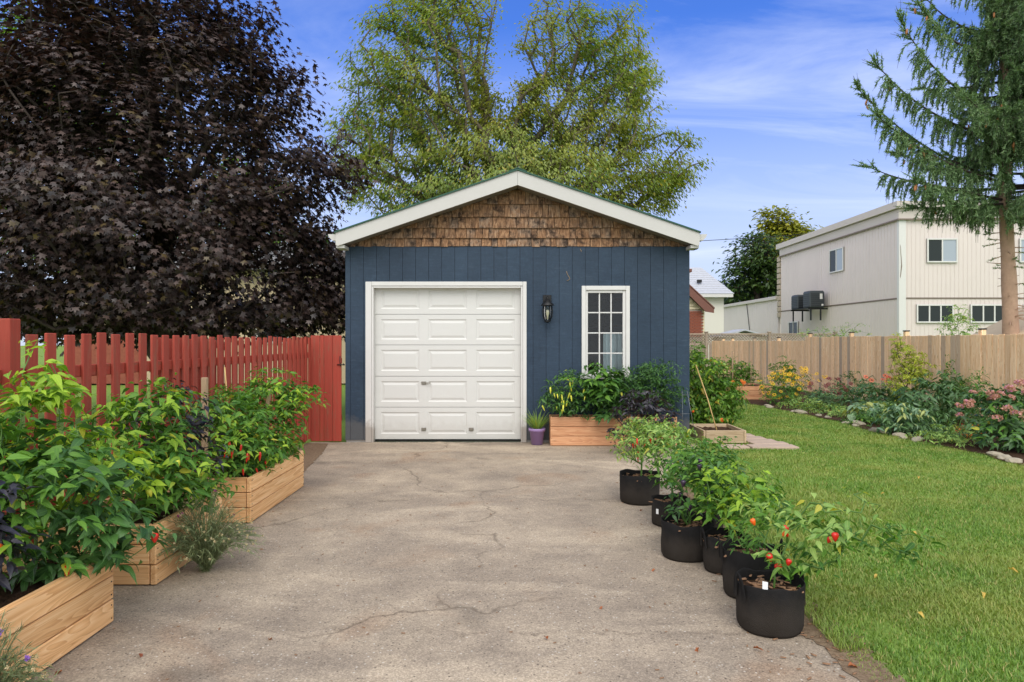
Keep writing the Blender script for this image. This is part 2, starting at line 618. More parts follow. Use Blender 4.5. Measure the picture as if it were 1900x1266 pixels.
def m_siding():
    m, nt, p = newmat("blue_siding_paint")
    t = nd(nt, 'ShaderNodeTexCoord')
    ge = nd(nt, 'ShaderNodeNewGeometry')
    oi = nd(nt, 'ShaderNodeObjectInfo')
    mpp = nd(nt, 'ShaderNodeMapping', {0: ge.outputs['Position']})
    mpp.inputs['Scale'].default_value = (6, 6, 46)
    g = nd(nt, 'ShaderNodeTexNoise', {'Vector': mpp.outputs[0], 'Scale': 1.0, 'Detail': 6.0, 'Roughness': 0.7})
    big = nd(nt, 'ShaderNodeTexNoise', {'Vector': ge.outputs['Position'], 'Scale': 1.7, 'Detail': 5.0})
    swirl = nd(nt, 'ShaderNodeTexNoise', {'Vector': ge.outputs['Position'], 'Scale': 9.0, 'Detail': 2.0, 'Distortion': 2.5})
    gg = mth(nt, 'ADD', mth(nt, 'MULTIPLY', g.outputs[0], 0.6), mth(nt, 'MULTIPLY', swirl.outputs[0], 0.4))
    c = ramp(nt, gg, [(0.3, C(30, 45, 61)), (0.55, C(40, 57, 75)), (0.75, C(56, 74, 92))])
    c = mixc(nt, ramp(nt, big.outputs[0], [(0.3, grey(0)), (0.75, grey(0.45))]), c, C(54, 72, 90))
    tone = mth(nt, 'ADD', mth(nt, 'MULTIPLY', oi.outputs['Random'], 0.14), 0.93)
    tn = nd(nt, 'ShaderNodeCombineXYZ', {0: tone, 1: tone, 2: tone})
    c = mixc(nt, 1.0, c, tn.outputs[0], 'MULTIPLY')
    sz_ = nd(nt, 'ShaderNodeSeparateXYZ', {0: ge.outputs['Position']})
    sn = nd(nt, 'ShaderNodeTexNoise', {'Vector': ge.outputs['Position'], 'Scale': 6.0, 'Detail': 8.0, 'Roughness': 0.7})
    lvl = mth(nt, 'ADD', sz_.outputs[2], mth(nt, 'MULTIPLY', sn.outputs[0], -0.5))
    c = mixc(nt, ramp(nt, lvl, [(0.0, grey(0.5)), (0.12, grey(0.0))]), c, C(104, 100, 94))
    fd = nd(nt, 'ShaderNodeTexNoise', {'Vector': mpp.outputs[0], 'Scale': 0.35, 'Detail': 6.0, 'Roughness': 0.75})
    c = mixc(nt, ramp(nt, fd.outputs[0], [(0.6, grey(0)), (0.75, grey(0.4))]), c, C(92, 106, 120))
    nt.links.new(c, p.inputs['Base Color'])
    p.inputs['Roughness'].default_value = 0.62
    p.inputs['Specular IOR Level'].default_value = 0.35
    b = nd(nt, 'ShaderNodeBump', {'Strength': 0.55, 'Distance': 0.006, 'Height': gg})
    nt.links.new(b.outputs[0], p.inputs['Normal'])
    return m


SIDING = m_siding()


def m_shingle():
    m, nt, p = newmat("weathered_cedar_shingle")
    ge = nd(nt, 'ShaderNodeNewGeometry')
    oi = nd(nt, 'ShaderNodeObjectInfo')
    off = nd(nt, 'ShaderNodeCombineXYZ', {0: mth(nt, 'MULTIPLY', oi.outputs['Random'], 40.0), 1: 0.0, 2: mth(nt, 'MULTIPLY', oi.outputs['Random'], 23.0)})
    base = nd(nt, 'ShaderNodeVectorMath', {0: ge.outputs['Position'], 1: off.outputs[0]}, operation='ADD')
    mpp = nd(nt, 'ShaderNodeMapping', {0: base.outputs[0]})
    mpp.inputs['Scale'].default_value = (40, 40, 4)
    g = nd(nt, 'ShaderNodeTexNoise', {'Vector': mpp.outputs[0], 'Scale': 1.0, 'Detail': 7.0, 'Roughness': 0.7, 'Distortion': 0.4})
    big = nd(nt, 'ShaderNodeTexNoise', {'Vector': base.outputs[0], 'Scale': 7.0, 'Detail': 5.0, 'Roughness': 0.65})
    c = ramp(nt, g.outputs[0], [(0.28, C(62, 44, 33)), (0.48, C(134, 98, 70)), (0.68, C(184, 144, 106))])
    sel = mth(nt, 'FRACT', mth(nt, 'MULTIPLY', oi.outputs['Random'], 5.77))
    gs = mth(nt, 'MULTIPLY', ramp(nt, sel, [(0.25, grey(0.25)), (0.8, grey(1.0))]), ramp(nt, big.outputs[0], [(0.35, grey(0.2)), (0.65, grey(1))]))
    gc = ramp(nt, g.outputs[0], [(0.28, C(64, 55, 48)), (0.5, C(128, 110, 95)), (0.72, C(180, 164, 148))])
    c = mixc(nt, gs, c, gc)
    blk = ramp(nt, big.outputs[0], [(0.50, grey(0)), (0.64, grey(0.85))])
    c = mixc(nt, blk, c, C(40, 30, 25))
    nt.links.new(c, p.inputs['Base Color'])
    p.inputs['Roughness'].default_value = 0.85
    p.inputs['Specular IOR Level'].default_value = 0.2
    b = nd(nt, 'ShaderNodeBump', {'Strength': 0.5, 'Distance': 0.006, 'Height': g.outputs[0]})
    nt.links.new(b.outputs[0], p.inputs['Normal'])
    return m


SHINGLE = m_shingle()
PINE = woodmat("new_pine_plank", [C(196, 142, 90), C(228, 178, 124), C(240, 200, 152)], rough=0.55, stretch=(0.5, 20, 20), knots=0.35, tintvar=0.10)
PINE2 = woodmat("reddish_cedar_plank", [C(182, 124, 88), C(206, 152, 112), C(220, 172, 132)], rough=0.65, stretch=(0.6, 20, 20), knots=0.3, tintvar=0.12)
PINE3 = woodmat("pale_weathered_plank", [C(160, 136, 106), C(184, 160, 128), C(202, 180, 150)], rough=0.7, stretch=(0.6, 20, 20), knots=0.3, tintvar=0.1)
FENCEW = woodmat("tan_fence_board", [C(206, 156, 112), C(242, 200, 156), C(248, 224, 190)], rough=0.75, stretch=(0.7, 22, 22), knots=0.45, tintvar=0.12, greys=0.10)
OLDW = woodmat("old_grey_wood", [C(128, 112, 98), C(158, 140, 124), C(180, 164, 146)], rough=0.85, tintvar=0.15)
REDW = woodmat("red_painted_wood", [C(120, 70, 52), C(150, 100, 80)], rough=0.6, paint=C(160, 66, 52), worn=0.34, knots=0.15, tintvar=0.10, bump=0.35)
STAKE = woodmat("stake_wood", [C(150, 124, 96), C(186, 160, 128)], rough=0.8)
BAMBOO = simple("bamboo", C(196, 164, 104), 0.5, var=0.2)
FABRIC = simple("black_pot_felt", C(36, 35, 35), 0.95, var=0.6, scale=7, bump=0.6, bscale=260, spec=0.12, splash=0.10, sph=0.22)
PURPLE = simple("lilac_plastic", C(150, 122, 170), 0.45, var=0.05)
TAG = simple("white_plant_tag", C(225, 225, 225), 0.5)
WIRE = simple("galvanised_wire", C(120, 124, 128), 0.4, metal=0.7)
PAVER = simple("pink_grey_paver", C(174, 152, 134), 0.9, var=0.25, scale=5, bump=0.35, bscale=70)
STONE = simple("pale_limestone", C(156, 146, 126), 0.9, var=0.4, scale=8, bump=0.6, bscale=25)
CHIP = simple("wood_chip", C(136, 102, 74), 0.8, var=0.35, scale=40)
DRY = leafmat("dry_leaf", C(120, 60, 30), C(170, 100, 52), trans=0.2, vein=0.2)
YDRY = leafmat("yellowed_leaf", C(190, 150, 60), C(214, 180, 84), trans=0.25, vein=0.2)
BARKD = simple("dark_bark", C(62, 52, 46), 0.95, var=0.3, scale=10, bump=0.9, bscale=18)
BARKG = simple("grey_bark", C(96, 86, 72), 0.95, var=0.3, scale=10, bump=0.9, bscale=18)
BARKS = simple("spruce_bark", C(176, 144, 122), 0.95, var=0.35, scale=7, bump=1.0, bscale=22)
STEM = simple("green_stem", C(78, 112, 44), 0.6, var=0.2)
STEMP = simple("purple_stem", C(52, 44, 46), 0.6, var=0.2)

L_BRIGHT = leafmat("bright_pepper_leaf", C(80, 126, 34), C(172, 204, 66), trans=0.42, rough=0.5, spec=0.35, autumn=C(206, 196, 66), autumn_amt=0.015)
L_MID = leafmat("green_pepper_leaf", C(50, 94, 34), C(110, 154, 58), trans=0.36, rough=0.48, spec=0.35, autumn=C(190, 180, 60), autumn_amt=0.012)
L_DEEP = leafmat("deep_green_leaf", C(44, 80, 36), C(88, 130, 64), trans=0.32, rough=0.38)
L_PALE = leafmat("pale_green_leaf", C(104, 144, 62), C(168, 196, 104), trans=0.38, autumn=C(190, 180, 60), autumn_amt=0.05)
L_LIME = leafmat("yellow_green_leaf", C(130, 150, 40), C(196, 200, 74), trans=0.4)
L_BLACK = leafmat("purple_black_leaf", C(26, 22, 28), C(58, 54, 62), trans=0.08, rough=0.34, spec=0.6, vein=0.12, tcol=(1, 0.8, 1, 1))
L_TOM = leafmat("tomato_leaf", C(56, 96, 28), C(118, 158, 52), trans=0.38, autumn=C(186, 150, 50), autumn_amt=0.03)
L_PEONY = leafmat("peony_leaf", C(46, 78, 40), C(96, 132, 76), trans=0.25, rough=0.4)
L_HOSTA = leafmat("blue_green_hosta_leaf", C(92, 128, 104), C(142, 168, 124), trans=0.25, autumn=C(176, 180, 96), autumn_amt=0.4)
L_GREYG = leafmat("grey_green_leaf", C(96, 110, 74), C(142, 152, 106), trans=0.25, vein=0)
L_MAPLE = leafmat("crimson_maple_leaf", C(27, 21, 21), C(84, 68, 62), trans=0.15, rough=0.42, spec=0.45, vein=0, autumn=C(86, 72, 40), autumn_amt=0.06, tcol=(1.4, 0.7, 0.5, 1))
L_ELDER = leafmat("boxelder_leaf", C(86, 112, 48), C(154, 174, 88), trans=0.44, vein=0, autumn=C(186, 168, 72), autumn_amt=0.08, zone=(0.32, C(176, 174, 78), 0.6))
L_FAR = leafmat("far_maple_leaf", C(38, 60, 28), C(84, 108, 48), trans=0.3, vein=0)
L_FARY = leafmat("far_yellow_leaf", C(110, 120, 34), C(170, 166, 60), trans=0.35, vein=0)
L_SPRUCE = leafmat("spruce_needle", C(78, 112, 70), C(152, 180, 126), trans=0.28, rough=0.5, vein=0)
L_GRASS = leafmat("grass_blade", C(82, 120, 42), C(136, 168, 70), trans=0.3, rough=0.55, vein=0, autumn=C(184, 170, 110), autumn_amt=0.08, zone=(1.2, C(166, 166, 88), 0.6))
CONE = simple("spruce_cone_brown", C(168, 110, 66), 0.7, var=0.2)
F_YEL = leafmat("yellow_petal", C(226, 170, 20), C(246, 206, 40), trans=0.3, vein=0)
F_ORA = leafmat("orange_petal", C(222, 110, 26), C(240, 140, 40), trans=0.3, vein=0)
F_RED = leafmat("dark_red_petal", C(96, 24, 30), C(130, 40, 44), trans=0.2, vein=0)
F_COR = leafmat("coral_petal", C(216, 96, 66), C(234, 128, 92), trans=0.3, vein=0)
F_PNK = leafmat("faded_pink_petal", C(176, 122, 106), C(212, 164, 146), trans=0.3, vein=0, autumn=C(216, 140, 196), autumn_amt=0.15)
F_MAG = leafmat("magenta_petal", C(130, 36, 96), C(176, 66, 140), trans=0.25, vein=0)
F_VIO = leafmat("violet_petal", C(116, 76, 168), C(160, 116, 206), trans=0.3, vein=0)
F_WHT = leafmat("straw_flower", C(196, 176, 136), C(222, 206, 170), trans=0.3, vein=0)
DISC = simple("brown_flower_disc", C(50, 30, 18), 0.8)
FRUITS = {k: simple(k + "_pepper_skin", c, 0.22) for k, c in dict(red=C(196, 34, 20), orange=C(226, 98, 24), yellow=C(206, 206, 70), green=C(96, 140, 50), purple=C(44, 28, 50), tomato=C(150, 176, 84)).items()}


def m_asphalt():
    m, nt, p = newmat("worn_asphalt")
    ge = nd(nt, 'ShaderNodeNewGeometry')
    P = ge.outputs['Position']
    big = nd(nt, 'ShaderNodeTexNoise', {'Vector': P, 'Scale': 0.55, 'Detail': 6.0, 'Roughness': 0.6, 'Distortion': 0.4})
    med = nd(nt, 'ShaderNodeTexNoise', {'Vector': P, 'Scale': 2.6, 'Detail': 7.0, 'Roughness': 0.65})
    fine = nd(nt, 'ShaderNodeTexNoise', {'Vector': P, 'Scale': 120.0, 'Detail': 4.0, 'Roughness': 0.7})
    vo = nd(nt, 'ShaderNodeTexVoronoi', {'Vector': P, 'Scale': 150.0, 'Randomness': 1.0})
    vo2 = nd(nt, 'ShaderNodeTexVoronoi', {'Vector': P, 'Scale': 62.0, 'Randomness': 1.0})
    g = ramp(nt, big.outputs[0], [(0.32, C(128, 116, 104)), (0.50, C(154, 140, 124)), (0.66, C(178, 162, 141))])
    g2 = ramp(nt, med.outputs[0], [(0.28, C(118, 106, 94)), (0.5, C(154, 139, 121)), (0.74, C(188, 170, 146))])
    c = mixc(nt, 0.5, g, g2)
    rust = nd(nt, 'ShaderNodeTexNoise', {'Vector': P, 'Scale': 1.1, 'Detail': 5.0, 'Distortion': 0.8})
    c = mixc(nt, ramp(nt, rust.outputs[0], [(0.58, grey(0)), (0.74, grey(0.5))]), c, C(146, 112, 84))
    # pale dust collected in shallow places
    dn = nd(nt, 'ShaderNodeMapping', {0: P})
    dn.inputs['Scale'].default_value = (0.7, 1.5, 1)
    dn.inputs['Location'].default_value = (4.2, 1.3, 0)
    du = nd(nt, 'ShaderNodeTexNoise', {'Vector': dn.outputs[0], 'Scale': 0.8, 'Detail': 6.0, 'Distortion': 1.0, 'Roughness': 0.55})
    c = mixc(nt, ramp(nt, du.outputs[0], [(0.54, grey(0)), (0.70, grey(0.6))]), c, C(200, 182, 158))
    # stone grains
    sp = nd(nt, 'ShaderNodeSeparateColor', {0: vo.outputs['Color']})
    c = mixc(nt, 0.5, c, mixc(nt, 1.0, c, ramp(nt, sp.outputs[0], [(0.0, grey(0.5)), (0.6, grey(1.0)), (1.0, grey(1.6))]), 'MULTIPLY'))
    sp2 = nd(nt, 'ShaderNodeSeparateColor', {0: vo2.outputs['Color']})
    c = mixc(nt, mth(nt, 'MULTIPLY', ramp(nt, sp2.outputs[0], [(0.93, grey(0)), (0.95, grey(0.8))]), ramp(nt, vo2.outputs['Distance'], [(0.2, grey(1)), (0.4, grey(0))])), c, C(206, 198, 186))
    c = mixc(nt, mth(nt, 'MULTIPLY', ramp(nt, sp2.outputs[1], [(0.9, grey(0)), (0.93, grey(0.8))]), ramp(nt, vo2.outputs['Distance'], [(0.2, grey(1)), (0.42, grey(0))])), c, C(70, 62, 56))
    # oil drips and a web of fine cracks
    wv = nd(nt, 'ShaderNodeTexNoise', {'Vector': P, 'Scale': 1.7, 'Detail': 5.0})
    pw = nd(nt, 'ShaderNodeVectorMath', {0: P, 1: mixc(nt, 1.0, wv.outputs['Color'], (0.9, 0.9, 0.9), 'MULTIPLY')}, operation='ADD')
    cw = nd(nt, 'ShaderNodeTexVoronoi', {'Vector': pw.outputs[0], 'Scale': 0.42}, feature='DISTANCE_TO_EDGE')
    ck = ramp(nt, cw.outputs['Distance'], [(0.0, grey(0.6)), (0.003, grey(0.4)), (0.009, grey(0))])
    c = mixc(nt, mth(nt, 'MULTIPLY', ck, ramp(nt, big.outputs[0], [(0.44, grey(0)), (0.56, grey(1))])), c, C(84, 72, 60))
    oil = nd(nt, 'ShaderNodeTexVoronoi', {'Vector': pw.outputs[0], 'Scale': 0.9})
    c = mixc(nt, ramp(nt, oil.outputs['Distance'], [(0.07, grey(0.38)), (0.17, grey(0))]), c, C(84, 76, 68))
    # two long cracks across the drive
    s = nd(nt, 'ShaderNodeSeparateXYZ', {0: P})
    wob = nd(nt, 'ShaderNodeTexNoise', {'Vector': P, 'Scale': 1.3, 'Detail': 8.0, 'Roughness': 0.75})
    for y0, w in ((6.9, 0.018), (3.95, 0.016)):
        d = mth(nt, 'ABSOLUTE', mth(nt, 'SUBTRACT', mth(nt, 'ADD', s.outputs[1], mth(nt, 'MULTIPLY', wob.outputs[0], 0.9)), y0))
        k = ramp(nt, d, [(0.0, grey(0.8)), (w * 0.9, grey(0.35)), (w * 2.4, grey(0))])
        c = mixc(nt, mth(nt, 'MULTIPLY', k, ramp(nt, med.outputs[0], [(0.46, grey(0.04)), (0.62, grey(0.9))])), c, C(66, 55, 46))
    nt.links.new(c, p.inputs['Base Color'])
    p.inputs['Roughness'].default_value = 0.92
    p.inputs['Specular IOR Level'].default_value = 0.2
    h = mth(nt, 'ADD', mth(nt, 'MULTIPLY', vo.outputs['Distance'], 0.6), fine.outputs[0])
    b = nd(nt, 'ShaderNodeBump', {'Strength': 0.45, 'Distance': 0.008, 'Height': h})
    b2 = nd(nt, 'ShaderNodeBump', {'Strength': 0.5, 'Distance': 0.05, 'Height': med.outputs[0], 'Normal': b.outputs[0]})
    nt.links.new(b2.outputs[0], p.inputs['Normal'])
    return m


def m_ground(name, c0, c1, c2, s1=1.2, s2=40.0, bump=0.6):
    m, nt, p = newmat(name)
    ge = nd(nt, 'ShaderNodeNewGeometry')
    P = ge.outputs['Position']
    a = nd(nt, 'ShaderNodeTexNoise', {'Vector': P, 'Scale': s1, 'Detail': 6.0})
    f = nd(nt, 'ShaderNodeTexNoise', {'Vector': P, 'Scale': s2, 'Detail': 5.0, 'Roughness': 0.7})
    c = mixc(nt, a.outputs[0], c0, c1)
    c = mixc(nt, ramp(nt, f.outputs[0], [(0.35, grey(0)), (0.7, grey(1))]), c, c2)
    nt.links.new(c, p.inputs['Base Color'])
    p.inputs['Roughness'].default_value = 0.95
    p.inputs['Specular IOR Level'].default_value = 0.1
    b = nd(nt, 'ShaderNodeBump', {'Strength': bump, 'Distance': 0.02, 'Height': f.outputs[0]})
    nt.links.new(b.outputs[0], p.inputs['Normal'])
    return m


ASPHALT = m_asphalt()
TURF = m_ground("turf", C(104, 134, 56), C(142, 160, 82), C(98, 124, 52), 0.9, 55)
SOIL = m_ground("dark_soil", C(70, 52, 40), C(98, 74, 56), C(52, 38, 30), 3.0, 45, 0.9)
EARTH = m_ground("dry_earth", C(126, 108, 88), C(152, 130, 106), C(100, 82, 66), 2.0, 40, 0.8)


def m_brick(name):
    m, nt, p = newmat(name)
    t = nd(nt, 'ShaderNodeTexCoord')
    oi = nd(nt, 'ShaderNodeObjectInfo')
    n = nd(nt, 'ShaderNodeTexNoise', {'Vector': t.outputs['Object'], 'Scale': 9.0, 'Detail': 4.0})
    c = mixc(nt, n.outputs[0], C(116, 58, 44), C(160, 92, 70))
    nt.links.new(c, p.inputs['Base Color'])
    p.inputs['Roughness'].default_value = 0.9
    return m


BRICK = m_brick("red_brick")
MORTAR = simple("mortar", C(160, 146, 134), 0.95)
CREAM = simple("cream_clapboard", C(214, 200, 168), 0.7, var=0.05)
STUCCO = simple("tan_stucco", C(196, 176, 146), 0.9, var=0.1, bump=0.3)
BROWNF = simple("brown_fascia", C(116, 74, 62), 0.6)
PALEROOF = simple("pale_metal_shingle", C(176, 178, 184), 0.55, var=0.08, scale=4)
GREYROOF = simple("grey_shingle_roof", C(120, 118, 116), 0.9, var=0.2, scale=10)
OFFWHITE = simple("off_white_stucco", C(222, 218, 208), 0.8)
BEIGE = simple("beige_ribbed_metal", C(212, 200, 194), 0.55, var=0.09, scale=0.4)
BEIGET = simple("beige_parapet_metal", C(192, 182, 174), 0.55, var=0.05, scale=0.6)
SEAM = simple("brown_flashing", C(118, 104, 92), 0.6)
GLASSD = simple("dark_window_glass", C(36, 44, 42), 0.12, spec=0.25)
GLASSL = simple("blind_behind_glass", C(150, 160, 170), 0.12, spec=0.8)
ACGREY = simple("condenser_grey", C(62, 68, 72), 0.5, var=0.1)
QUOIN = simple("tan_quoin", C(172, 158, 140), 0.8)


def m_clear_glass():
    m, nt, p = newmat("window_glass")
    nt.nodes.remove(p)
    tr = nd(nt, 'ShaderNodeBsdfTransparent', {0: (0.86, 0.9, 0.9, 1)})
    gl = nd(nt, 'ShaderNodeBsdfGlossy', {'Color': (1, 1, 1, 1), 'Roughness': 0.02})
    fr = nd(nt, 'ShaderNodeFresnel', {0: 1.33})
    mx = nd(nt, 'ShaderNodeMixShader', {0: fr.outputs[0], 1: tr.outputs[0], 2: gl.outputs[0]})
    nt.links.new(mx.outputs[0], nt.nodes['Material Output'].inputs[0])
    return m


GLASS = m_clear_glass()

# ------------------------------------------------------------------ the setting
o = raw("ground", [(-160, -20, -0.05), (160, -20, -0.05), (160, 260, -0.05), (-160, 260, -0.05)], [(0, 1, 2, 3)], TURF)
o['kind'] = 'structure'


def wavy(poly, step=0.12, amp=0.035, seed=1):
    """resample a closed outline with a slightly ragged edge"""
    rg = np.random.default_rng(seed)
    out = []
    n = len(poly)
    for i in range(n):
        a, b = np.array(poly[i], float), np.array(poly[(i + 1) % n], float)
        L = np.linalg.norm(b - a)
        k = max(1, int(L / step)) if L < 12 else 1
        for j in range(k):
            p_ = a + (b - a) * j / k
            if j:
                p_ = p_ + rg.normal(0, amp, 2)
            out.append(p_)
    return out


def sheet(name, poly, z, mat, parent=None, thick=0.0):
    bm = bmesh.new()
    vs = [bm.verts.new((p_[0], p_[1], z)) for p_ in poly]
    f = bm.faces.new(vs)
    if f.normal.z < 0:
        f.normal_flip()
    bmesh.ops.triangulate(bm, faces=bm.faces[:])
    bmesh.ops.recalc_face_normals(bm, faces=bm.faces[:])
    me = bpy.data.meshes.new(name)
    bm.to_mesh(me)
    bm.free()
    me.materials.append(mat)
    return put(name, me, (0, 0, 0), parent)


DRIVE_R = [(1.72, -1.0), (1.62, 2.0), (1.60, 3.2), (1.62, 4.4), (1.66, 5.6), (1.75, 6.8), (2.0, 7.9), (2.45, 8.9), (2.62, 9.6), (2.62, 10.05)]
DRIVE_L = [(-2.97, 10.05), (-2.95, -1.0)]
drv = sheet("driveway", wavy(DRIVE_R + DRIVE_L, 0.10, 0.02), 0.0, ASPHALT)
drv['kind'] = 'structure'
BED_EDGE = [(7.4, 3.0), (6.5, 6.2), (6.05, 7.7), (6.2, 8.9), (6.05, 9.9), (5.95, 11.0), (6.05, 12.4), (6.0, 13.6), (5.85, 14.8), (5.65, 15.9), (5.6, 17.3), (5.5, 22.0), (4.6, 29.4)]
lawn = sheet("lawn", [(p_[0] - 0.02, p_[1]) for p_ in DRIVE_R] + [(2.62, 17.0), (-3, 17.1), (-3, 29.6), (8.6, 29.6), (8.6, -1.0)], -0.012, TURF)
lawn['kind'] = 'structure'
bed = sheet("flower_bed", wavy(BED_EDGE + [(8.62, 29.4), (8.62, 3.0)], 0.3, 0.04, 4), 0.006, SOIL)
bed['kind'] = 'structure'
strip = sheet("earth_strip", wavy([(-2.30, 7.0), (-2.36, 7.8), (-2.46, 8.6), (-2.56, 9.3), (-2.66, 9.9), (-2.98, 9.95), (-2.98, 2.0), (-2.75, 2.0), (-2.75, 7.0)], 0.06, 0.009, 5), 0.005, EARTH)
strip['kind'] = 'structure'
edge = sheet("drive_edge_earth", wavy([(1.54, 2.0), (1.50, 3.4), (1.54, 4.6), (1.54, 6.0), (1.72, 7.4), (1.95, 7.7), (1.72, 6.3), (1.70, 4.4), (1.72, 2.0)], 0.05, 0.022, 6), 0.004, EARTH)
edge['kind'] = 'structure'


# grass: real blades, thinner with distance
def inside(poly, P):
    x, y = P[:, 0], P[:, 1]
    c = np.zeros(len(P), bool)
    n = len(poly)
    for i in range(n):
        x0, y0 = poly[i]
        x1, y1 = poly[(i + 1) % n]
        m = ((y0 > y) != (y1 > y)) & (x < (x1 - x0) * (y - y0) / (y1 - y0 + 1e-12) + x0)
        c ^= m
    return c


PAVE = [(2.86, 9.42), (4.02, 9.42), (3.62, 11.3), (3.43, 11.3), (3.43, 9.86), (2.86, 9.86)]
LAWN_POLY = [(p_[0] - 0.03, p_[1]) for p_ in DRIVE_R[:-1]] + [(2.64, 10.05), (2.64, 17.0), (2.64, 29.4)] + [(p_[0] + 0.06, p_[1]) for p_ in BED_EDGE[::-1]]


def vnoise(x, y, f, seed):
    rg = np.random.default_rng(seed)
    g = rg.uniform(0, 1, (64, 64))
    u, v = (x * f) % 63, (y * f) % 63
    i, j = u.astype(int), v.astype(int)
    a, b = u - i, v - j
    a, b = a * a * (3 - 2 * a), b * b * (3 - 2 * b)
    return (g[i, j] * (1 - a) + g[i + 1, j] * a) * (1 - b) + (g[i, j + 1] * (1 - a) + g[i + 1, j + 1] * a) * b


def grow_grass():
    P = []
    for y0, y1, dens in ((2.4, 4.2, 15000), (4.2, 6.5, 9500), (6.5, 10, 5200), (10, 16, 2600), (16, 29, 800)):
        x0, x1 = 1.4, min(0.78 * y1 + 0.2, 8.0)
        n = int(dens * (x1 - x0) * (y1 - y0))
        q = np.stack([rng.uniform(x0, x1, n), rng.uniform(y0, y1, n)], 1)
        q = q[(q[:, 0] < 0.78 * q[:, 1] + 0.25) & inside(LAWN_POLY, q) & ~inside(PAVE, q)]
        bare = vnoise(q[:, 0], q[:, 1], 1.1, 3) * 0.7 + vnoise(q[:, 0], q[:, 1], 3.1, 4) * 0.3
        spot = np.exp(-(((q[:, 0] - 1.93) / 0.22) ** 2 + ((q[:, 1] - 3.55) / 0.16) ** 2))
        keep = rng.uniform(0, 1, len(q)) < np.clip(1.25 - 0.6 * (bare > 0.62) - 0.35 * spot, 0.06, 1)
        P.append(q[keep])
    P = np.concatenate(P)
    # taller tufts along the driveway edge
    n = len(P)
    dist = P[:, 1]
    wid = 0.0013 + 0.00036 * dist
    tall = vnoise(P[:, 0], P[:, 1], 2.0, 9)
    ht = (0.014 + 0.020 * tall) * rng.uniform(0.6, 1.5, n)
    edge_d = np.abs(P[:, 0] - np.interp(P[:, 1], [p_[1] for p_ in DRIVE_R], [p_[0] for p_ in DRIVE_R]))
    ht *= 1 + 1.0 * np.exp(-(edge_d / 0.13) ** 2) * (tall > 0.45)
    az = rng.uniform(0, 2 * np.pi, n)
    lean = rng.uniform(0.1, 1.3, n) * ht
    dx, dy = np.cos(az), np.sin(az)
    sx, sy = -dy * wid, dx * wid
    b = np.stack([P[:, 0], P[:, 1], np.full(n, -0.012)], 1)
    s = np.stack([sx, sy, np.zeros(n)], 1)
    mid = b + np.stack([dx * lean * 0.35, dy * lean * 0.35, ht * 0.6], 1)
    tip = b + np.stack([dx * lean, dy * lean, ht], 1)
    near = P[:, 1] < 5.0
    nn = int(near.sum())
    V = np.stack([b - s, b + s, mid - s * 0.8, mid + s * 0.8, tip], 1)[near].reshape(-1, 3)
    T = (np.array([(0, 1, 3), (0, 3, 2), (2, 3, 4)])[None] + (np.arange(nn) * 5)[:, None, None]).reshape(-1, 3)
    V2 = np.stack([b - s * 1.2, b + s * 1.2, tip], 1)[~near].reshape(-1, 3)
    T2 = (np.array([(0, 1, 2)])[None] + (np.arange(n - nn) * 3)[:, None, None]).reshape(-1, 3)
    V, T = join([(V, T), (V2, T2)])
    g = npobj("grass", V, T, L_GRASS)
    tag(g, "short green lawn grass with a few dry blades", "grass", kind='stuff')


grow_grass()

# stepping slabs beside the small bed
path = thing("garden_path", (3.4, 9.9, 0), None, None, kind='structure')
for (x0, x1, y0, y1) in ((2.9, 3.30, 9.46, 9.72), (3.33, 3.98, 9.45, 9.72), (3.46, 3.96, 9.75, 9.98), (3.46, 3.90, 10.01, 10.26), (3.46, 3.84, 10.29, 10.56), (3.46, 3.78, 10.6, 10.86), (3.46, 3.72, 10.9, 11.2)):
    box("paver", x0, x1, y0, y1, -0.03, 0.022 + random.uniform(-0.004, 0.004), PAVER, path, 0.008)


def rock(seed, s):
    rg = np.random.default_rng(seed)
    bm = bmesh.new()
    bmesh.ops.create_icosphere(bm, subdivisions=2, radius=1)
    k = rg.uniform(-1, 1, (5, 3))
    for v in bm.verts:
        d = Vector(v.co)
        f = 1 + 0.22 * sum(math.sin(3 * d.dot(Vector(q)) + i) for i, q in enumerate(k)) / 2
        v.co = Vector((d.x * f * s[0], d.y * f * s[1], max(-0.5, d.z) * f * s[2]))
    me = bpy.data.meshes.new("rock")
    bm.to_mesh(me)
    bm.free()
    me.materials.append(STONE)
    return me


ROCKS = [rock(i, (0.13 + 0.02 * i, 0.10, 0.055)) for i in range(4)]
yy = 8.4
k = 0
while yy < 16.3:
    ex = np.interp(yy, [p_[1] for p_ in BED_EDGE], [p_[0] for p_ in BED_EDGE])
    put("stone", ROCKS[k % 4], (ex + random.uniform(-0.02, 0.12), yy, 0.012), bed, rot=(0, 0, random.uniform(0, 6.28)), scale=(random.uniform(0.45, 0.95),) * 3)
    yy += random.choice([0.22, 0.3, 0.5, 0.9, 1.4])
    k += 1

# ------------------------------------------------------------------ garage
GX0, GX1, GY = -2.453, 2.612, 10.06
PKX, PKZ, EVZ, HALF = 0.08, 3.925, 3.035, 2.60
SLOPE = (PKZ - EVZ) / HALF
SID_T = 2.890
GB = 17.0
gar = thing("garage", (0.08, GY, 0), "blue detached garage with white roll up door and cedar shingled gable", "garage")


def roofz(x):
    return PKZ - abs(x - PKX) * SLOPE


OPEN = [(-2.064, 0.159, -1, 2.300), (1.070, 1.690, 0.985, 2.255)]     # door and window openings (x0,x1,z0,z1)


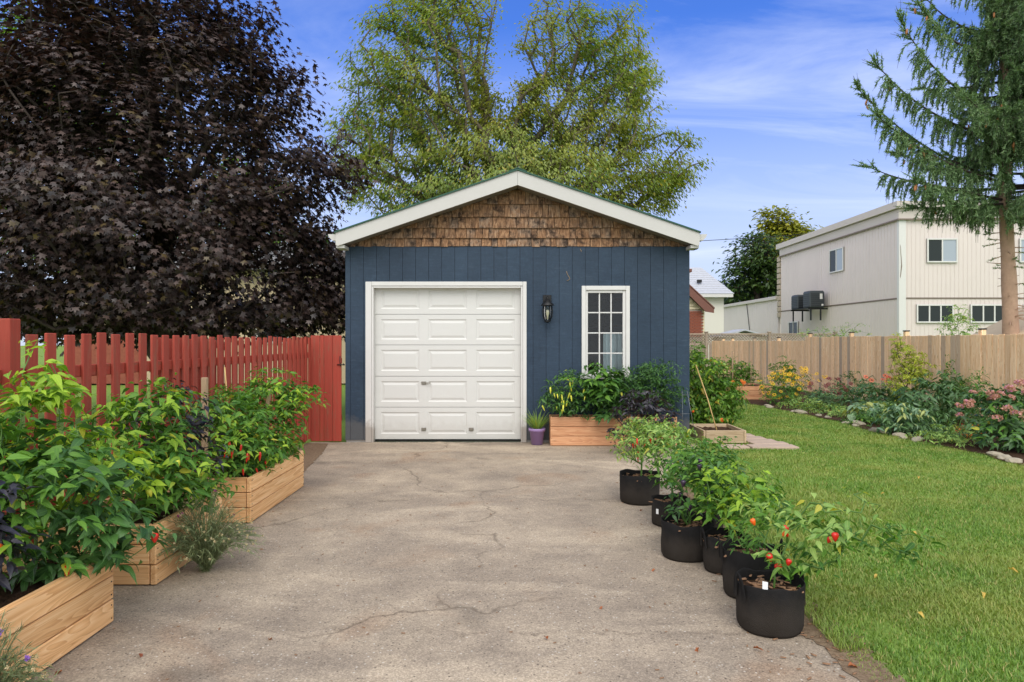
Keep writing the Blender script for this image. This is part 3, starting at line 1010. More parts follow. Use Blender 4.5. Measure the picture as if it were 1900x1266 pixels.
def rect_cut(x0, x1, z0, z1):
    """split a rectangle around the openings"""
    xs = sorted({x0, x1, *[v for o_ in OPEN for v in o_[:2] if x0 < v < x1]})
    out = []
    for a, b in zip(xs, xs[1:]):
        m = (a + b) / 2
        spans = [(z0, z1)]
        for (ox0, ox1, oz0, oz1) in OPEN:
            if ox0 < m < ox1:
                ns = []
                for (s, e) in spans:
                    if oz0 > s:
                        ns.append((s, min(e, oz0)))
                    if oz1 < e:
                        ns.append((max(s, oz1), e))
                spans = [q for q in ns if q[1] - q[0] > 0.005]
        out += [(a, b, s, e) for s, e in spans]
    return out


def boxes_mesh(name, lst, mat, parent):
    V, F = [], []
    for (x0, x1, y0, y1, z0, z1) in lst:
        n = len(V)
        V += [(x0, y0, z0), (x1, y0, z0), (x1, y1, z0), (x0, y1, z0), (x0, y0, z1), (x1, y0, z1), (x1, y1, z1), (x0, y1, z1)]
        F += [(n, n + 3, n + 2, n + 1), (n + 4, n + 5, n + 6, n + 7), (n, n + 1, n + 5, n + 4), (n + 1, n + 2, n + 6, n + 5), (n + 2, n + 3, n + 7, n + 6), (n + 3, n, n + 4, n + 7)]
    return raw(name, V, F, mat, parent)


# shell
boxes_mesh("front_framing", [(a, b, GY + 0.012, GY + 0.11, s, e) for a, b, s, e in rect_cut(GX0 + 0.02, GX1 - 0.02, 0.03, SID_T)], INNER, gar)
box("side_wall", GX0, GX0 + 0.10, GY + 0.012, GB, 0.03, 2.86, SIDING, gar, 0)
box("side_wall", GX1 - 0.10, GX1, GY + 0.012, GB, 0.03, 2.86, SIDING, gar, 0)
box("back_wall", GX0 + 0.1, GX1 - 0.1, GB - 0.12, GB - 0.01, 0.03, 2.86, INNER, gar, 0)
box("floor", GX0 + 0.1, GX1 - 0.1, GY + 0.115, GB - 0.12, -0.02, 0.02, CONCRETE, gar, 0)
box("sill_plate", GX0 + 0.01, -2.15, GY - 0.004, GY + 0.10, -0.02, 0.035, CONCRETE, gar, 0.002)
box("sill_plate", 0.22, GX1 - 0.01, GY - 0.004, GY + 0.10, -0.02, 0.035, CONCRETE, gar, 0.002)
# grooved vertical siding, board by board
x = GX0
BW = 0.192
first = 0.075
while x < GX1 - 0.02:
    x1 = min(x + (first if x == GX0 else BW), GX1)
    if GX1 - x1 < 0.05:
        x1 = GX1
    cuts = rect_cut(x + 0.0022, x1 - 0.0022 if x1 < GX1 else x1, 0.035, SID_T)
    yb_ = GY - 0.018 + random.uniform(-0.0015, 0.0015)
    sets = [cuts] if any(e - s > 2.7 for a, b, s, e in cuts) else [[q for q in cuts if q[2] == s_] for s_ in sorted({q[2] for q in cuts})]
    for cs in sets:
        boxes_mesh("siding_board", [(a, b, yb_, GY + 0.012, s, e) for a, b, s, e in cs], SIDING, gar)
    x = x1
# gable: backing, then every shingle
zz = SID_T
prism("gable_backing", [(GX0, SID_T + 0.002), (GX1, SID_T + 0.002), (GX1, roofz(GX1) - 0.05), (PKX, PKZ - 0.05), (GX0, roofz(GX0) - 0.05)], 'y', GY + 0.02, GY + 0.1, INNER, gar)
prism("gable_backing", [(GX0 + 0.1, SID_T - 0.02), (GX1 - 0.1, SID_T - 0.02), (GX1 - 0.1, roofz(GX1) - 0.05), (PKX, PKZ - 0.05), (GX0 + 0.1, roofz(GX0) - 0.05)], 'y', GB - 0.1, GB - 0.01, SIDING, gar)
rows = [2.880, 3.005, 3.155, 3.315, 3.505, 3.70, 3.9]
for i in range(len(rows) - 1):
    zb, zt = rows[i], rows[i + 1] + 0.03
    x = GX0 - 0.05 + random.uniform(0, 0.06)
    while x < GX1:
        w = random.choice([0.085, 0.11, 0.13, 0.15, 0.17, 0.2])
        xa, xb = max(x + 0.0035, GX0 + 0.005), min(x + w - 0.0035, GX1 - 0.005)
        x += w
        if xb - xa < 0.02:
            continue
        za = roofz(xa) - 0.17
        zb_ = roofz(xb) - 0.17
        if max(za, zb_) < zb + 0.01:
            continue
        dz = random.uniform(-0.006, 0.004)
        tl, tr = min(zt, za), min(zt, zb_)
        tl, tr = max(tl, zb + 0.002), max(tr, zb + 0.002)
        yb, yt = GY - 0.030 + random.uniform(-0.006, 0.003), GY + 0.012
        V = [(xa, yb, zb + dz), (xb, yb, zb + dz + random.uniform(-0.002, 0.002)), (xb, yt - 0.004, tr), (xa, yt - 0.004, tl),
             (xa, yt + 0.008, zb + dz), (xb, yt + 0.008, zb + dz), (xb, yt + 0.008, tr), (xa, yt + 0.008, tl)]
        raw("shingle", V, [(0, 1, 2, 3), (5, 4, 7, 6), (4, 5, 1, 0), (3, 2, 6, 7), (4, 0, 3, 7), (1, 5, 6, 2)], SHINGLE, gar)
# roof: panels, rake boards, soffits, ridge, gutters
RF, RH = GY - 0.31, 0.205
xl, xr = PKX - HALF, PKX + HALF
for s in (-1, 1):
    xe = PKX + s * HALF
    prism("roof_panel", [(PKX, PKZ + 0.002), (xe + s * 0.015, EVZ - s * 0 - 0.003), (xe + s * 0.015, EVZ + 0.019), (PKX, PKZ + 0.024)], 'y', RF - 0.02, GB + 0.25, GREENROOF, gar)
    prism("rake_board", [(PKX + s * 0.0015, PKZ), (xe, EVZ), (xe, EVZ - 0.17), (xe - s * 0.03, EVZ - 0.185), (PKX + s * 0.0015, PKZ - RH)], 'y', RF, RF + 0.03, FASCIA, gar)
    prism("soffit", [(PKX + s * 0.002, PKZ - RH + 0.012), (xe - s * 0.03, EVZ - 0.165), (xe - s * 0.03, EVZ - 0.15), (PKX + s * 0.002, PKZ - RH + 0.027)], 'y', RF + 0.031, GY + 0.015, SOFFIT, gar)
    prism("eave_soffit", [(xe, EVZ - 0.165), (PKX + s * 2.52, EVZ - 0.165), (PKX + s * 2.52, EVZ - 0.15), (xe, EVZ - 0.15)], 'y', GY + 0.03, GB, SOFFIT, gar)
    box("eave_return", min(xe, xe - s * 0.12), max(xe, xe - s * 0.12), RF + 0.031, GY - 0.02, EVZ - 0.215, EVZ - 0.167, FASCIA, gar, 0.004)
    g = [(xe + s * 0.003, EVZ - 0.015), (xe + s * 0.115, EVZ - 0.012), (xe + s * 0.118, EVZ - 0.022), (xe + s * 0.10, EVZ - 0.06), (xe + s * 0.055, EVZ - 0.105), (xe + s * 0.003, EVZ - 0.105)]
    prism("gutter", g, 'y', RF + 0.035, GB + 0.2, FASCIA, gar)
prism("ridge_cap", [(PKX - 0.13, PKZ - 0.13 * SLOPE + 0.027), (PKX, PKZ + 0.031), (PKX + 0.13, PKZ - 0.13 * SLOPE + 0.027), (PKX + 0.13, PKZ - 0.13 * SLOPE + 0.037), (PKX, PKZ + 0.045), (PKX - 0.13, PKZ - 0.13 * SLOPE + 0.037)], 'y', RF - 0.022, GB + 0.26, GREENROOF, gar)
V, T = polytube([(2.66, 9.98, 2.85), (2.66, 9.86, 2.845)], [0.032, 0.036], 12)
npobj("spotlight", V, T, DARK, gar, smooth=False)
# white door trim
for (x0, x1, z0, z1) in ((-2.152, -2.064, 0.0, 2.362), (0.159, 0.214, 0.0, 2.362), (-2.062, 0.157, 2.300, 2.362)):
    box("door_trim", x0, x1, GY - 0.040, GY + 0.02, z0, z1, WHITE, gar, 0.004)
for (x0, x1, z0, z1) in ((-2.062, -2.036, 0.0, 2.298), (0.131, 0.157, 0.0, 2.298), (-2.034, 0.129, 2.270, 2.298)):
    box("door_jamb", x0, x1, GY - 0.03, GY + 0.09, z0, z1, WHITE, gar, 0.003)
# sectional door
door = put("garage_door", boxmesh(2.19, 0.02, 2.25, DOORW, 0), (-0.952, GY + 0.145, 1.155), gar)
DZ = [0.03, 0.507, 0.966, 1.432, 1.887, 2.330]
DX0, DX1 = -2.034, 0.129
PX = [(-1.95, -1.375), (-1.245, -0.67), (-0.535, 0.045)]
YF = GY + 0.085


def panel_mesh(w, h):
    """pressed panel: groove round a raised field, facing -Y, centred"""
    rings = [(0, 0.0), (0.016, 0.009), (0.028, 0.009), (0.058, 0.001)]
    V, F = [], []
    for ins, dep in rings:
        V += [(-w / 2 + ins, dep, -h / 2 + ins), (w / 2 - ins, dep, -h / 2 + ins), (w / 2 - ins, dep, h / 2 - ins), (-w / 2 + ins, dep, h / 2 - ins)]
    for i in range(3):
        for q in range(4):
            F.append((4 * i + q, 4 * i + (q + 1) % 4, 4 * i + 4 + (q + 1) % 4, 4 * i + 4 + q))
    F.append((12, 13, 14, 15))
    me = bpy.data.meshes.new("panel")
    me.from_pydata(V, [], F)
    me.materials.append(DOORW)
    return me


for i in range(5):
    z0, z1 = DZ[i] + 0.003, DZ[i + 1] - 0.003
    pz0, pz1 = z0 + 0.078, z1 - 0.070
    xs = [DX0, PX[0][0], PX[0][1], PX[1][0], PX[1][1], PX[2][0], PX[2][1], DX1]
    zs = [z0, pz0, pz1, z1]
    V, F = [], []
    for zz in zs:
        for xx in xs:
            V.append((xx, YF, zz))
    for r_ in range(3):
        for c_ in range(7):
            if r_ == 1 and c_ in (1, 3, 5):
                continue
            a = r_ * 8 + c_
            F.append((a, a + 1, a + 9, a + 8))
    n = len(V)
    V += [(DX0, YF + 0.04, z0), (DX1, YF + 0.04, z0), (DX1, YF + 0.04, z1), (DX0, YF + 0.04, z1)]
    F += [(0, n, n + 1, 7), (24, 31, n + 2, n + 3), (0, 24, n + 3, n), (7, n + 1, n + 2, 31)]
    raw("door_section", V, F, DOORW, door)
    for (pa, pb) in PX:
        put("raised_panel", panel_mesh(pb - pa, pz1 - pz0), ((pa + pb) / 2, YF, (pz0 + pz1) / 2), door)
box("lock_plate", -1.345, -1.275, YF - 0.018, YF - 0.001, 0.845, 0.89, STEEL, door, 0.004)
box("lock_handle", -1.29, -1.205, YF - 0.034, YF - 0.019, 0.862, 0.876, STEEL, door, 0.004)
for xx in (-1.31, -0.605):
    box("lift_handle", xx - 0.035, xx + 0.035, YF - 0.022, YF - 0.001, 0.16, 0.205, STEEL, door, 0.005)
box("bottom_seal", DX0, DX1, YF + 0.002, YF + 0.038, 0.004, 0.031, DARK, door, 0.002)
# window
WX0, WX1, WZ0, WZ1 = 1.024, 1.731, 0.934, 2.300
win = put("window", boxmesh(0.60, 0.012, 0.03, WHITE, 0.002), (1.38, GY + 0.05, 1.0), gar)
for (x0, x1, z0, z1) in ((WX0, 1.082, WZ0 + 0.05, WZ1), (1.674, WX1, WZ0 + 0.05, WZ1), (1.084, 1.672, WZ1 - 0.062, WZ1)):
    box("window_trim", x0, x1, GY - 0.042, GY + 0.02, z0, z1, WHITE, win, 0.004)
box("sill", WX0 - 0.02, WX1 + 0.02, GY - 0.06, GY + 0.02, WZ0, WZ0 + 0.048, WHITE, win, 0.004)
GX_ = [1.118, 1.288, 1.460, 1.628]
GZ_ = [1.032, 1.310, 1.608, 1.908, 2.196]
for (x0, x1, z0, z1) in ((1.084, GX_[0] - 0.002, 0.985, 2.236), (GX_[3] + 0.002, 1.672, 0.985, 2.236), (GX_[0], GX_[3], 2.198, 2.236), (GX_[0], GX_[3], 0.985, GZ_[0] - 0.002)):
    box("frame", x0, x1, GY - 0.02, GY + 0.045, z0, z1, WHITE, win, 0.003)
for i in range(1, 3):
    box("muntin", GX_[i] - 0.009, GX_[i] + 0.009, GY - 0.004, GY + 0.022, GZ_[0], GZ_[4], WHITE, win, 0.002)
for j in range(1, 4):
    for i in range(3):
        box("muntin", GX_[i] + (0.01 if i else 0), GX_[i + 1] - (0.01 if i < 2 else 0), GY - 0.002, GY + 0.02, GZ_[j] - 0.009, GZ_[j] + 0.009, WHITE, win, 0.002)
for j in range(4):
    for i in range(3):
        box("pane", GX_[i] + 0.001, GX_[i + 1] - 0.001, GY + 0.008, GY + 0.012, GZ_[j] + 0.001, GZ_[j + 1] - 0.001, GLASS, win, 0)
# what shows inside
xs = np.linspace(1.40, 1.74, 25)
cur = []
for xx in xs:
    cur.append((xx, GY + 0.42 + 0.03 * math.sin(xx * 70), 0.75))
    cur.append((xx, GY + 0.42 + 0.022 * math.sin(xx * 70 + 0.3), 1.615))
o = raw("curtain", cur, [(2 * i, 2 * i + 2, 2 * i + 3, 2 * i + 1) for i in range(24)], CURTAIN, origin=(1.57, GY + 0.42, 0.75))
md = o.modifiers.new("thick", 'SOLIDIFY')
md.thickness = 0.006
tag(o, "pale cloth hanging inside the garage window, lower right panes", "curtain")
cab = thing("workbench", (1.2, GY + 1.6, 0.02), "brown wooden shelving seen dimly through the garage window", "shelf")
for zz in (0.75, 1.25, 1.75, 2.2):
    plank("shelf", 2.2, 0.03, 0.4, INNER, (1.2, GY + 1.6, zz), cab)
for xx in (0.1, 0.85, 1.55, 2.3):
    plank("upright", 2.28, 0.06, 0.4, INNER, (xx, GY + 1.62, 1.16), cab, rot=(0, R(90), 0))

# wall lantern
lan = thing("wall_lantern", (0.517, GY - 0.018, 1.9), "black coach lantern on the blue wall between door and window", "lamp")
lx, ly = 0.517, GY - 0.125
box("back_plate", lx - 0.062, lx + 0.062, GY - 0.040, GY - 0.019, 2.055, 2.165, DARK, lan, 0.006)
V, T = polytube([(lx, GY - 0.04, 2.12), (lx, ly + 0.03, 2.135), (lx, ly, 2.12), (lx, ly, 2.085)], 0.011, 8)
npobj("arm", V, T, DARK, lan, smooth=True)


def hexl(name, prof, mat, sides=6, rot=0.0):
    V, T = lathe(prof, sides)
    c, s = math.cos(rot), math.sin(rot)
    V = V @ np.array([[c, s, 0], [-s, c, 0], [0, 0, 1]]) + np.array([lx, ly, 0])
    return npobj(name, V, T, mat, lan)


hexl("cap", [(0.002, 2.10), (0.03, 2.095), (0.05, 2.06), (0.096, 2.015), (0.098, 2.005), (0.0, 2.004)], DARK)
hexl("glass", [(0.058, 2.000), (0.066, 1.93), (0.060, 1.85), (0.035, 1.79)], GLASS)
for q in range(6):
    a = q * math.pi / 3
    V, T = polytube([(lx + r_ * math.cos(a), ly + r_ * math.sin(a), z_) for r_, z_ in ((0.064, 2.003), (0.072, 1.93), (0.066, 1.85), (0.040, 1.785))], 0.006, 5)
    npobj("cage_bar", V, T, DARK, lan)
hexl("base", [(0.0, 1.787), (0.045, 1.786), (0.045, 1.772), (0.02, 1.76), (0.0, 1.75)], DARK)
hexl("bulb", [(0.0, 1.80), (0.012, 1.81), (0.014, 1.85), (0.026, 1.90), (0.022, 1.935), (0.0, 1.95)], BULB, 10)

# dried vine tendrils left on the siding
for (px_, pts) in ((0, [(0.80, 2.515), (0.815, 2.47), (0.84, 2.43), (0.852, 2.405), (0.83, 2.385), (0.805, 2.375)]), (1, [(1.005, 2.845), (1.01, 2.825), (1.02, 2.82), (1.015, 2.80)])):
    V, T = polytube([(a, GY - 0.024, b) for a, b in pts], 0.004, 5)
    o = npobj("dried_tendril", V, T, STAKE, origin=(pts[0][0], GY - 0.02, pts[0][1]))
    tag(o, ["long curled dry tendril on the blue siding above the lantern", "tiny dry tendril high on the siding just under the shingles"][px_], "tendril")

# ------------------------------------------------------------------ red picket fence and gate
FX = -2.96
fen = thing("picket_fence", (FX, 7, 0), "red painted picket fence running from the left edge to the garage", "fence")


def vboard(name, w, h, t, mat, x, y, z0, parent, facing='x', bev=0.004, tilt=0.0):
    """upright board, grain vertical; facing 'x' -> broad face towards +-X"""
    r_ = (0, R(-90) + tilt, 0) if facing == 'y' else (R(0) + 0, R(-90), R(90) + 0)
    me = boxmesh(h, w if facing == 'x' else t, t if facing == 'x' else w, mat, bev)
    o_ = put(name, me, (x, y, z0 + h / 2), parent)
    if facing == 'x':
        o_.rotation_euler = Euler((tilt, R(-90), 0))
    else:
        o_.rotation_euler = Euler((0, R(-90), 0))
        o_.rotation_euler.y += tilt
    return o_


# picket: local X vertical, local Y along the fence, local Z thickness
yy = 3.62
i = 0
while yy < 9.95:
    if not (3.86 < yy < 4.06):
        hgt = 1.47 + random.uniform(-0.012, 0.012)
        vboard("picket", 0.092, round(hgt, 2), 0.020, REDW, FX + 0.030, yy + random.uniform(-0.008, 0.008), 0.07, fen, tilt=random.uniform(-0.012, 0.012))
    if yy > 5.6 and i % 1 == 0:
        vboard("picket", 0.092, round(1.45 + random.uniform(-0.02, 0.01), 2), 0.020, REDW, FX - 0.07, yy + 0.095, 0.07, fen, tilt=random.uniform(-0.012, 0.012))
    yy += 0.179
    i += 1
for zz in (0.36, 1.285):
    for (ya, yb) in ((3.2, 6.35), (6.36, 9.9)):
        put("rail", boxmesh(yb - ya, 0.04, 0.082, REDW, 0.004), (FX - 0.002, (ya + yb) / 2, zz), fen, rot=(0, 0, R(90)))
for yp in (6.4, 8.2, 9.95):
    vboard("post", 0.09, 1.5, 0.045, REDW, FX - 0.095, yp + 0.05, 0.0, fen)
vboard("post", 0.09, 1.62, 0.09, REDW, FX + 0.02, 3.98, 0.0, fen)
gate = thing("garden_gate", (-2.72, GY, 0), "solid red board gate closing the gap beside the garage", "gate")
for (x0, x1) in ((-2.965, -2.832), (-2.828, -2.772), (-2.768, -2.642), (-2.638, -2.512)):
    vboard("gate_board", round(x1 - x0, 3), round(1.56 + random.uniform(-0.01, 0.005), 2), 0.02, REDW, (x0 + x1) / 2, GY + random.uniform(-0.003, 0.003), 0.012, gate, facing='y')
for zz in (0.35, 1.2):
    put("gate_rail", boxmesh(0.44, 0.035, 0.08, REDW, 0.004), (-2.735, GY + 0.03, zz), gate)
V, T = join([polytube([(-2.57, GY - 0.014, 1.14), (-2.53, GY - 0.03, 1.145), (-2.48, GY - 0.02, 1.138)], 0.007, 6), polytube([(-2.53, GY - 0.016, 1.27), (-2.532, GY - 0.02, 1.19), (-2.52, GY - 0.02, 1.12)], 0.006, 6), polytube([(-2.485, GY - 0.024, 1.155), (-2.462, GY - 0.022, 1.135)], 0.012, 6)])
npobj("latch", V, T, DARK, gate)

# ------------------------------------------------------------------ tan board fence on the right, lattice fence behind
fr = thing("board_fence", (8.66, 18, 0), "tan wooden board fence behind the flower border, right of the lawn", "fence")
yy = 10.9
i = 0
while yy < 29.6:
    w = random.choice([0.135, 0.14, 0.145])
    top = 1.605 if yy < 20.1 else 1.50
    vboard("fence_board", w, round(top - 0.03 + random.uniform(-0.006, 0.006), 2), 0.018, FENCEW, 8.66 + random.uniform(-0.006, 0.006), yy, 0.03, fr, tilt=random.uniform(-0.004, 0.004))
    yy += w + 0.008
    i += 1
for (yp, zt) in ((20.0, 1.70), (17.56, 1.70), (15.12, 1.70), (12.68, 1.70), (22.35, 1.59), (24.6, 1.59), (27.0, 1.59), (28.2, 1.59)):
    vboard("post", 0.09, zt, 0.09, FENCEW, 8.735, yp, 0.0, fr)
    c_ = put("post_cap", boxmesh(0.11, 0.11, 0.025, DARK, 0.004), (8.735, yp, zt + 0.0135), fr)
for zz in (0.3, 1.35):
    put("rail", boxmesh(18.6, 0.04, 0.085, FENCEW, 0.004), (8.70, 20.2, zz), fr, rot=(0, 0, R(90)))
fl = thing("lattice_fence", (10, 30.3, 0), "old grey fence with lattice top behind the tan board fence", "fence")
LY = 30.3
xs_p = [5.9, 8.62, 11.42, 14.35]
for xp in xs_p:
    vboard("post", 0.12, 1.86, 0.12, OLDW, xp, LY, 0.0, fl, facing='y')
    put("post_cap", boxmesh(0.16, 0.16, 0.05, OLDW, 0.008), (xp, LY, 1.886), fl)
for a, b in zip(xs_p, xs_p[1:]):
    put("rail", boxmesh(b - a - 0.125, 0.07, 0.06, OLDW, 0.004), ((a + b) / 2, LY, 1.80), fl)
    put("rail", boxmesh(b - a - 0.125, 0.07, 0.06, OLDW, 0.004), ((a + b) / 2, LY, 1.36), fl)
    A, B, A2, B2 = [], [], [], []
    x_ = a - 0.3
    while x_ < b:
        x0_, x1_ = max(x_, a + 0.06), min(x_ + 0.385, b - 0.06)
        if x1_ > x0_:
            A.append((x0_, LY - 0.012, 1.39 + (x0_ - x_)))
            B.append((x1_, LY - 0.012, 1.39 + (x1_ - x_)))
            A2.append((x0_, LY + 0.012, 1.775 - (x0_ - x_)))
            B2.append((x1_, LY + 0.012, 1.775 - (x1_ - x_)))
        x_ += 0.125
    V, T = join([tubes(A, B, 0.022, 0.022, 4), tubes(A2, B2, 0.022, 0.022, 4)])
    npobj("lattice", V, T, OLDW, fl)['kind'] = 'stuff'
for k in range(60):
    x_ = 5.0 + 0.165 * k
    if x_ > 14.4:
        break
    vboard("fence_board", 0.135, 1.30, 0.018, OLDW, x_, LY - 0.05, 0.03, fl, facing='y')

# ------------------------------------------------------------------ houses and the beige block
blk = thing("commercial_building", (19.3, 34, 0), "two storey beige metal clad building with flat roof behind the fence", "building")
BX, BY, BXE, BYE, BZ = 19.3, 34.0, 34.0, 49.0, 7.55


def ribbed(name, a0, a1, const, z0, z1, axis, pitch, mat, parent, out=-1, holes=()):
    """metal cladding with standing ribs; axis 'x' -> wall along x at y=const"""
    L = []
    n = int((a1 - a0) / pitch)
    for i in range(n):
        a = a0 + i * pitch
        L.append((a, a + 0.03))
    boxes = []
    base = (a0, a1, const, const + 0.15, z0, z1) if axis == 'x' else (const, const + 0.15, a0, a1, z0, z1)
    boxes.append(base)
    for (p0, p1) in L:
        boxes.append((p0, p1, const - 0.013, const - 0.001, z0 + 0.01, z1 - 0.01) if axis == 'x' else (const - 0.013, const - 0.001, p0, p1, z0 + 0.01, z1 - 0.01))
    return boxes_mesh(name, boxes, mat, parent)


ribbed("lower_wall", BX + 0.16, BXE, BY, 0, 3.58, 'x', 0.215, BEIGE, blk)
ribbed("upper_wall", BX + 0.16, BXE, BY, 3.66, BZ, 'x', 0.215, BEIGE, blk)
box("belt_flashing", BX + 0.16, BXE, BY - 0.03, BY + 0.1, 3.585, 3.655, SEAM, blk, 0.004)
ribbed("side_lower_wall", BY + 0.16, BYE, BX, 0, 3.58, 'y', 0.30, BEIGE, blk)
ribbed("side_upper_wall", BY + 0.16, BYE, BX, 3.66, BZ, 'y', 0.30, BEIGE, blk)
box("belt_flashing", BX - 0.03, BX + 0.1, BY + 0.16, BYE, 3.585, 3.655, SEAM, blk, 0.004)
box("corner_trim", BX - 0.05, BX + 0.30, BY - 0.05, BY + 0.15, 0, BZ, WHITE, blk, 0.01)
prism("peeling_strip", [(BX + 0.02, 4.6), (BX + 0.10, 5.2), (BX + 0.03, 6.2), (BX + 0.0, 6.3), (BX + 0.05, 5.3), (BX + 0.0, 4.7)], 'y', BY - 0.056, BY - 0.052, SEAM, blk)
# parapet
boxes_mesh("parapet", [(BX - 0.10, BXE, BY - 0.10, BY + 0.10, BZ + 0.004, 8.05), (BX - 0.10, BX + 0.10, BY + 0.101, BYE, BZ + 0.004, 8.05)], BEIGET, blk)
boxes_mesh("coping", [(BX - 0.28, BXE, BY - 0.28, BY + 0.2, 8.07, 8.42), (BX - 0.28, BX + 0.2, BY + 0.201, BYE + 0.2, 8.07, 8.42)], BEIGET, blk)
boxes_mesh("parapet_flashing", [(BX - 0.16, BXE, BY - 0.16, BY - 0.101, BZ - 0.05, BZ + 0.02), (BX - 0.16, BX - 0.101, BY - 0.1, BYE, BZ - 0.05, BZ + 0.02)], SEAM, blk)
box("roof_slab", BX + 0.11, BXE, BY + 0.11, BYE, 7.6, 7.8, GREYROOF, blk, 0)
box("far_wall", BX + 0.16, BXE, BYE - 0.2, BYE, 0, BZ, BEIGE, blk, 0)
for k in range(13):
    zq = 3.2 + 0.40 * k
    if zq > 7.6:
        break
    box("quoin", BX - 0.10, BX + 0.1, BYE + 0.01, BYE + 0.5, zq, zq + 0.34, QUOIN, blk, 0.02)
ribbed("annex_wall", BYE + 0.52, 66, BX, 0, 4.5, 'y', 0.40, BEIGE, blk)
box("annex_coping", BX - 0.2, BX + 0.3, BYE + 0.52, 66, 4.505, 4.75, BEIGET, blk, 0.02)
box("annex_far_wall", BX + 0.16, 30, 65.8, 66, 0, 4.5, BEIGE, blk, 0)


def bwin(x0, x1, z0, z1, n, axis='x', const=BY, panes=None, fr_=WHITE):
    f = 0.07
    if axis == 'x':
        w = box("window", x0 - f, x1 + f, const - 0.045, const - 0.026, z0 - f, z1 + f, DARK, blk, 0)
        for (a, b, c_, d_) in ((x0 - f, x0, z0 - f, z1 + f), (x1, x1 + f, z0 - f, z1 + f), (x0, x1, z1, z1 + f), (x0 - 0.0, x1 + 0.0, z0 - f, z0)):
            box("frame", a, b, const - 0.10, const - 0.046, c_, d_, fr_, w, 0.006)
        for i_ in range(n):
            a, b = x0 + (x1 - x0) * i_ / n, x0 + (x1 - x0) * (i_ + 1) / n
            box("pane", a + (0.035 if i_ else 0), b - (0.035 if i_ < n - 1 else 0), const - 0.065, const - 0.048, z0, z1, (panes or [GLASSD] * n)[i_], w, 0)
            if i_:
                box("mullion", a - 0.034, a + 0.034, const - 0.09, const - 0.046, z0, z1, fr_, w, 0.005)
    else:
        w = box("window", const - 0.045, const - 0.026, x0 - f, x1 + f, z0 - f, z1 + f, DARK, blk, 0)
        for (a, b, c_, d_) in ((x0 - f, x0, z0 - f, z1 + f), (x1, x1 + f, z0 - f, z1 + f), (x0, x1, z1, z1 + f), (x0, x1, z0 - f, z0)):
            box("frame", const - 0.10, const - 0.046, a, b, c_, d_, fr_, w, 0.006)
        for i_ in range(n):
            a, b = x0 + (x1 - x0) * i_ / n, x0 + (x1 - x0) * (i_ + 1) / n
            box("pane", const - 0.065, const - 0.048, a + (0.035 if i_ else 0), b - (0.035 if i_ < n - 1 else 0), z0, z1, (panes or [GLASSD] * n)[i_], w, 0)
            if i_:
                box("mullion", const - 0.09, const - 0.046, a - 0.034, a + 0.034, z0, z1, fr_, w, 0.005)
    return w


bwin(20.70, 22.08, 5.46, 6.52, 2, panes=[GLASSD, GLASSL])
bwin(25.30, 26.7, 5.46, 6.52, 2, panes=[GLASSL, GLASSD])
bwin(20.18, 21.88, 2.46, 3.24, 3)
bwin(22.86, 24.55, 2.46, 3.24, 3)
bwin(25.5, 27.2, 2.46, 3.24, 3)
bwin(39.7, 41.3, 5.65, 6.9, 2, 'y', BX, [GLASSL, GLASSD])
bwin(46.0, 47.4, 1.9, 2.75, 2, 'y', BX)
# condensers on a bracket
for (y0, lab, sz) in ((42.1, "larger dark condenser with white stickers on the beige wall bracket, nearer unit", 1.0), (43.9, "smaller dark condenser on the beige wall bracket, farther unit", 0.88)):
    ac = thing("air_conditioner", (BX - 0.7, y0, 3.5), lab, "air conditioner", "condensers on the beige building")
    x0_, x1_ = BX - 1.15, BX - 0.25
    box("casing", x0_, x1_, y0 - 0.5, y0 + 0.5, 3.53, 3.53 + sz, ACGREY, ac, 0.05)
    box("top_grille", x0_ + 0.05, x1_ - 0.05, y0 - 0.45, y0 + 0.45, 3.532 + sz, 3.56 + sz, DARK, ac, 0.01)
    for q in range(7):
        zq = 3.62 + q * sz * 0.12
        box("louvre", x0_ + 0.06, x1_ - 0.06, y0 - 0.52, y0 - 0.503, zq, zq + 0.03, DARK, ac, 0)
        box("louvre", x0_ - 0.02, x0_ - 0.003, y0 - 0.42, y0 + 0.42, zq, zq + 0.03, DARK, ac, 0)
    if sz == 1.0:
        box("sticker", x1_ - 0.3, x1_ - 0.14, y0 - 0.522, y0 - 0.5215, 4.05, 4.38, WHITE, ac, 0)
        box("sticker", x1_ - 0.2, x1_ - 0.08, y0 - 0.522, y0 - 0.5215, 3.64, 3.75, WHITE, ac, 0)
for yq in (41.7, 44.3):
    box("bracket", BX - 1.2, BX - 0.03, yq - 0.04, yq + 0.04, 3.42, 3.5, DARK, blk, 0.005)
    for xq in (BX - 1.05, BX - 0.45):
        box("bracket_leg", xq - 0.04, xq + 0.04, yq - 0.035, yq + 0.035, 2.75, 3.418, DARK, blk, 0.005)
box("bracket", BX - 1.2, BX - 0.2, 41.75, 44.25, 3.502, 3.526, DARK, blk, 0.003)
V, T = polytube([(BX - 0.06, 56.0, 4.5), (BX - 0.07, 55.6, 3.4), (BX - 0.07, 54.9, 1.2)], 0.03, 5)
npobj("wall_cable", V, T, DARK, blk)
box("wall_lamp", BX - 0.12, BX - 0.026, 62.3, 62.6, 2.1, 2.6, WHITE, blk, 0.02)

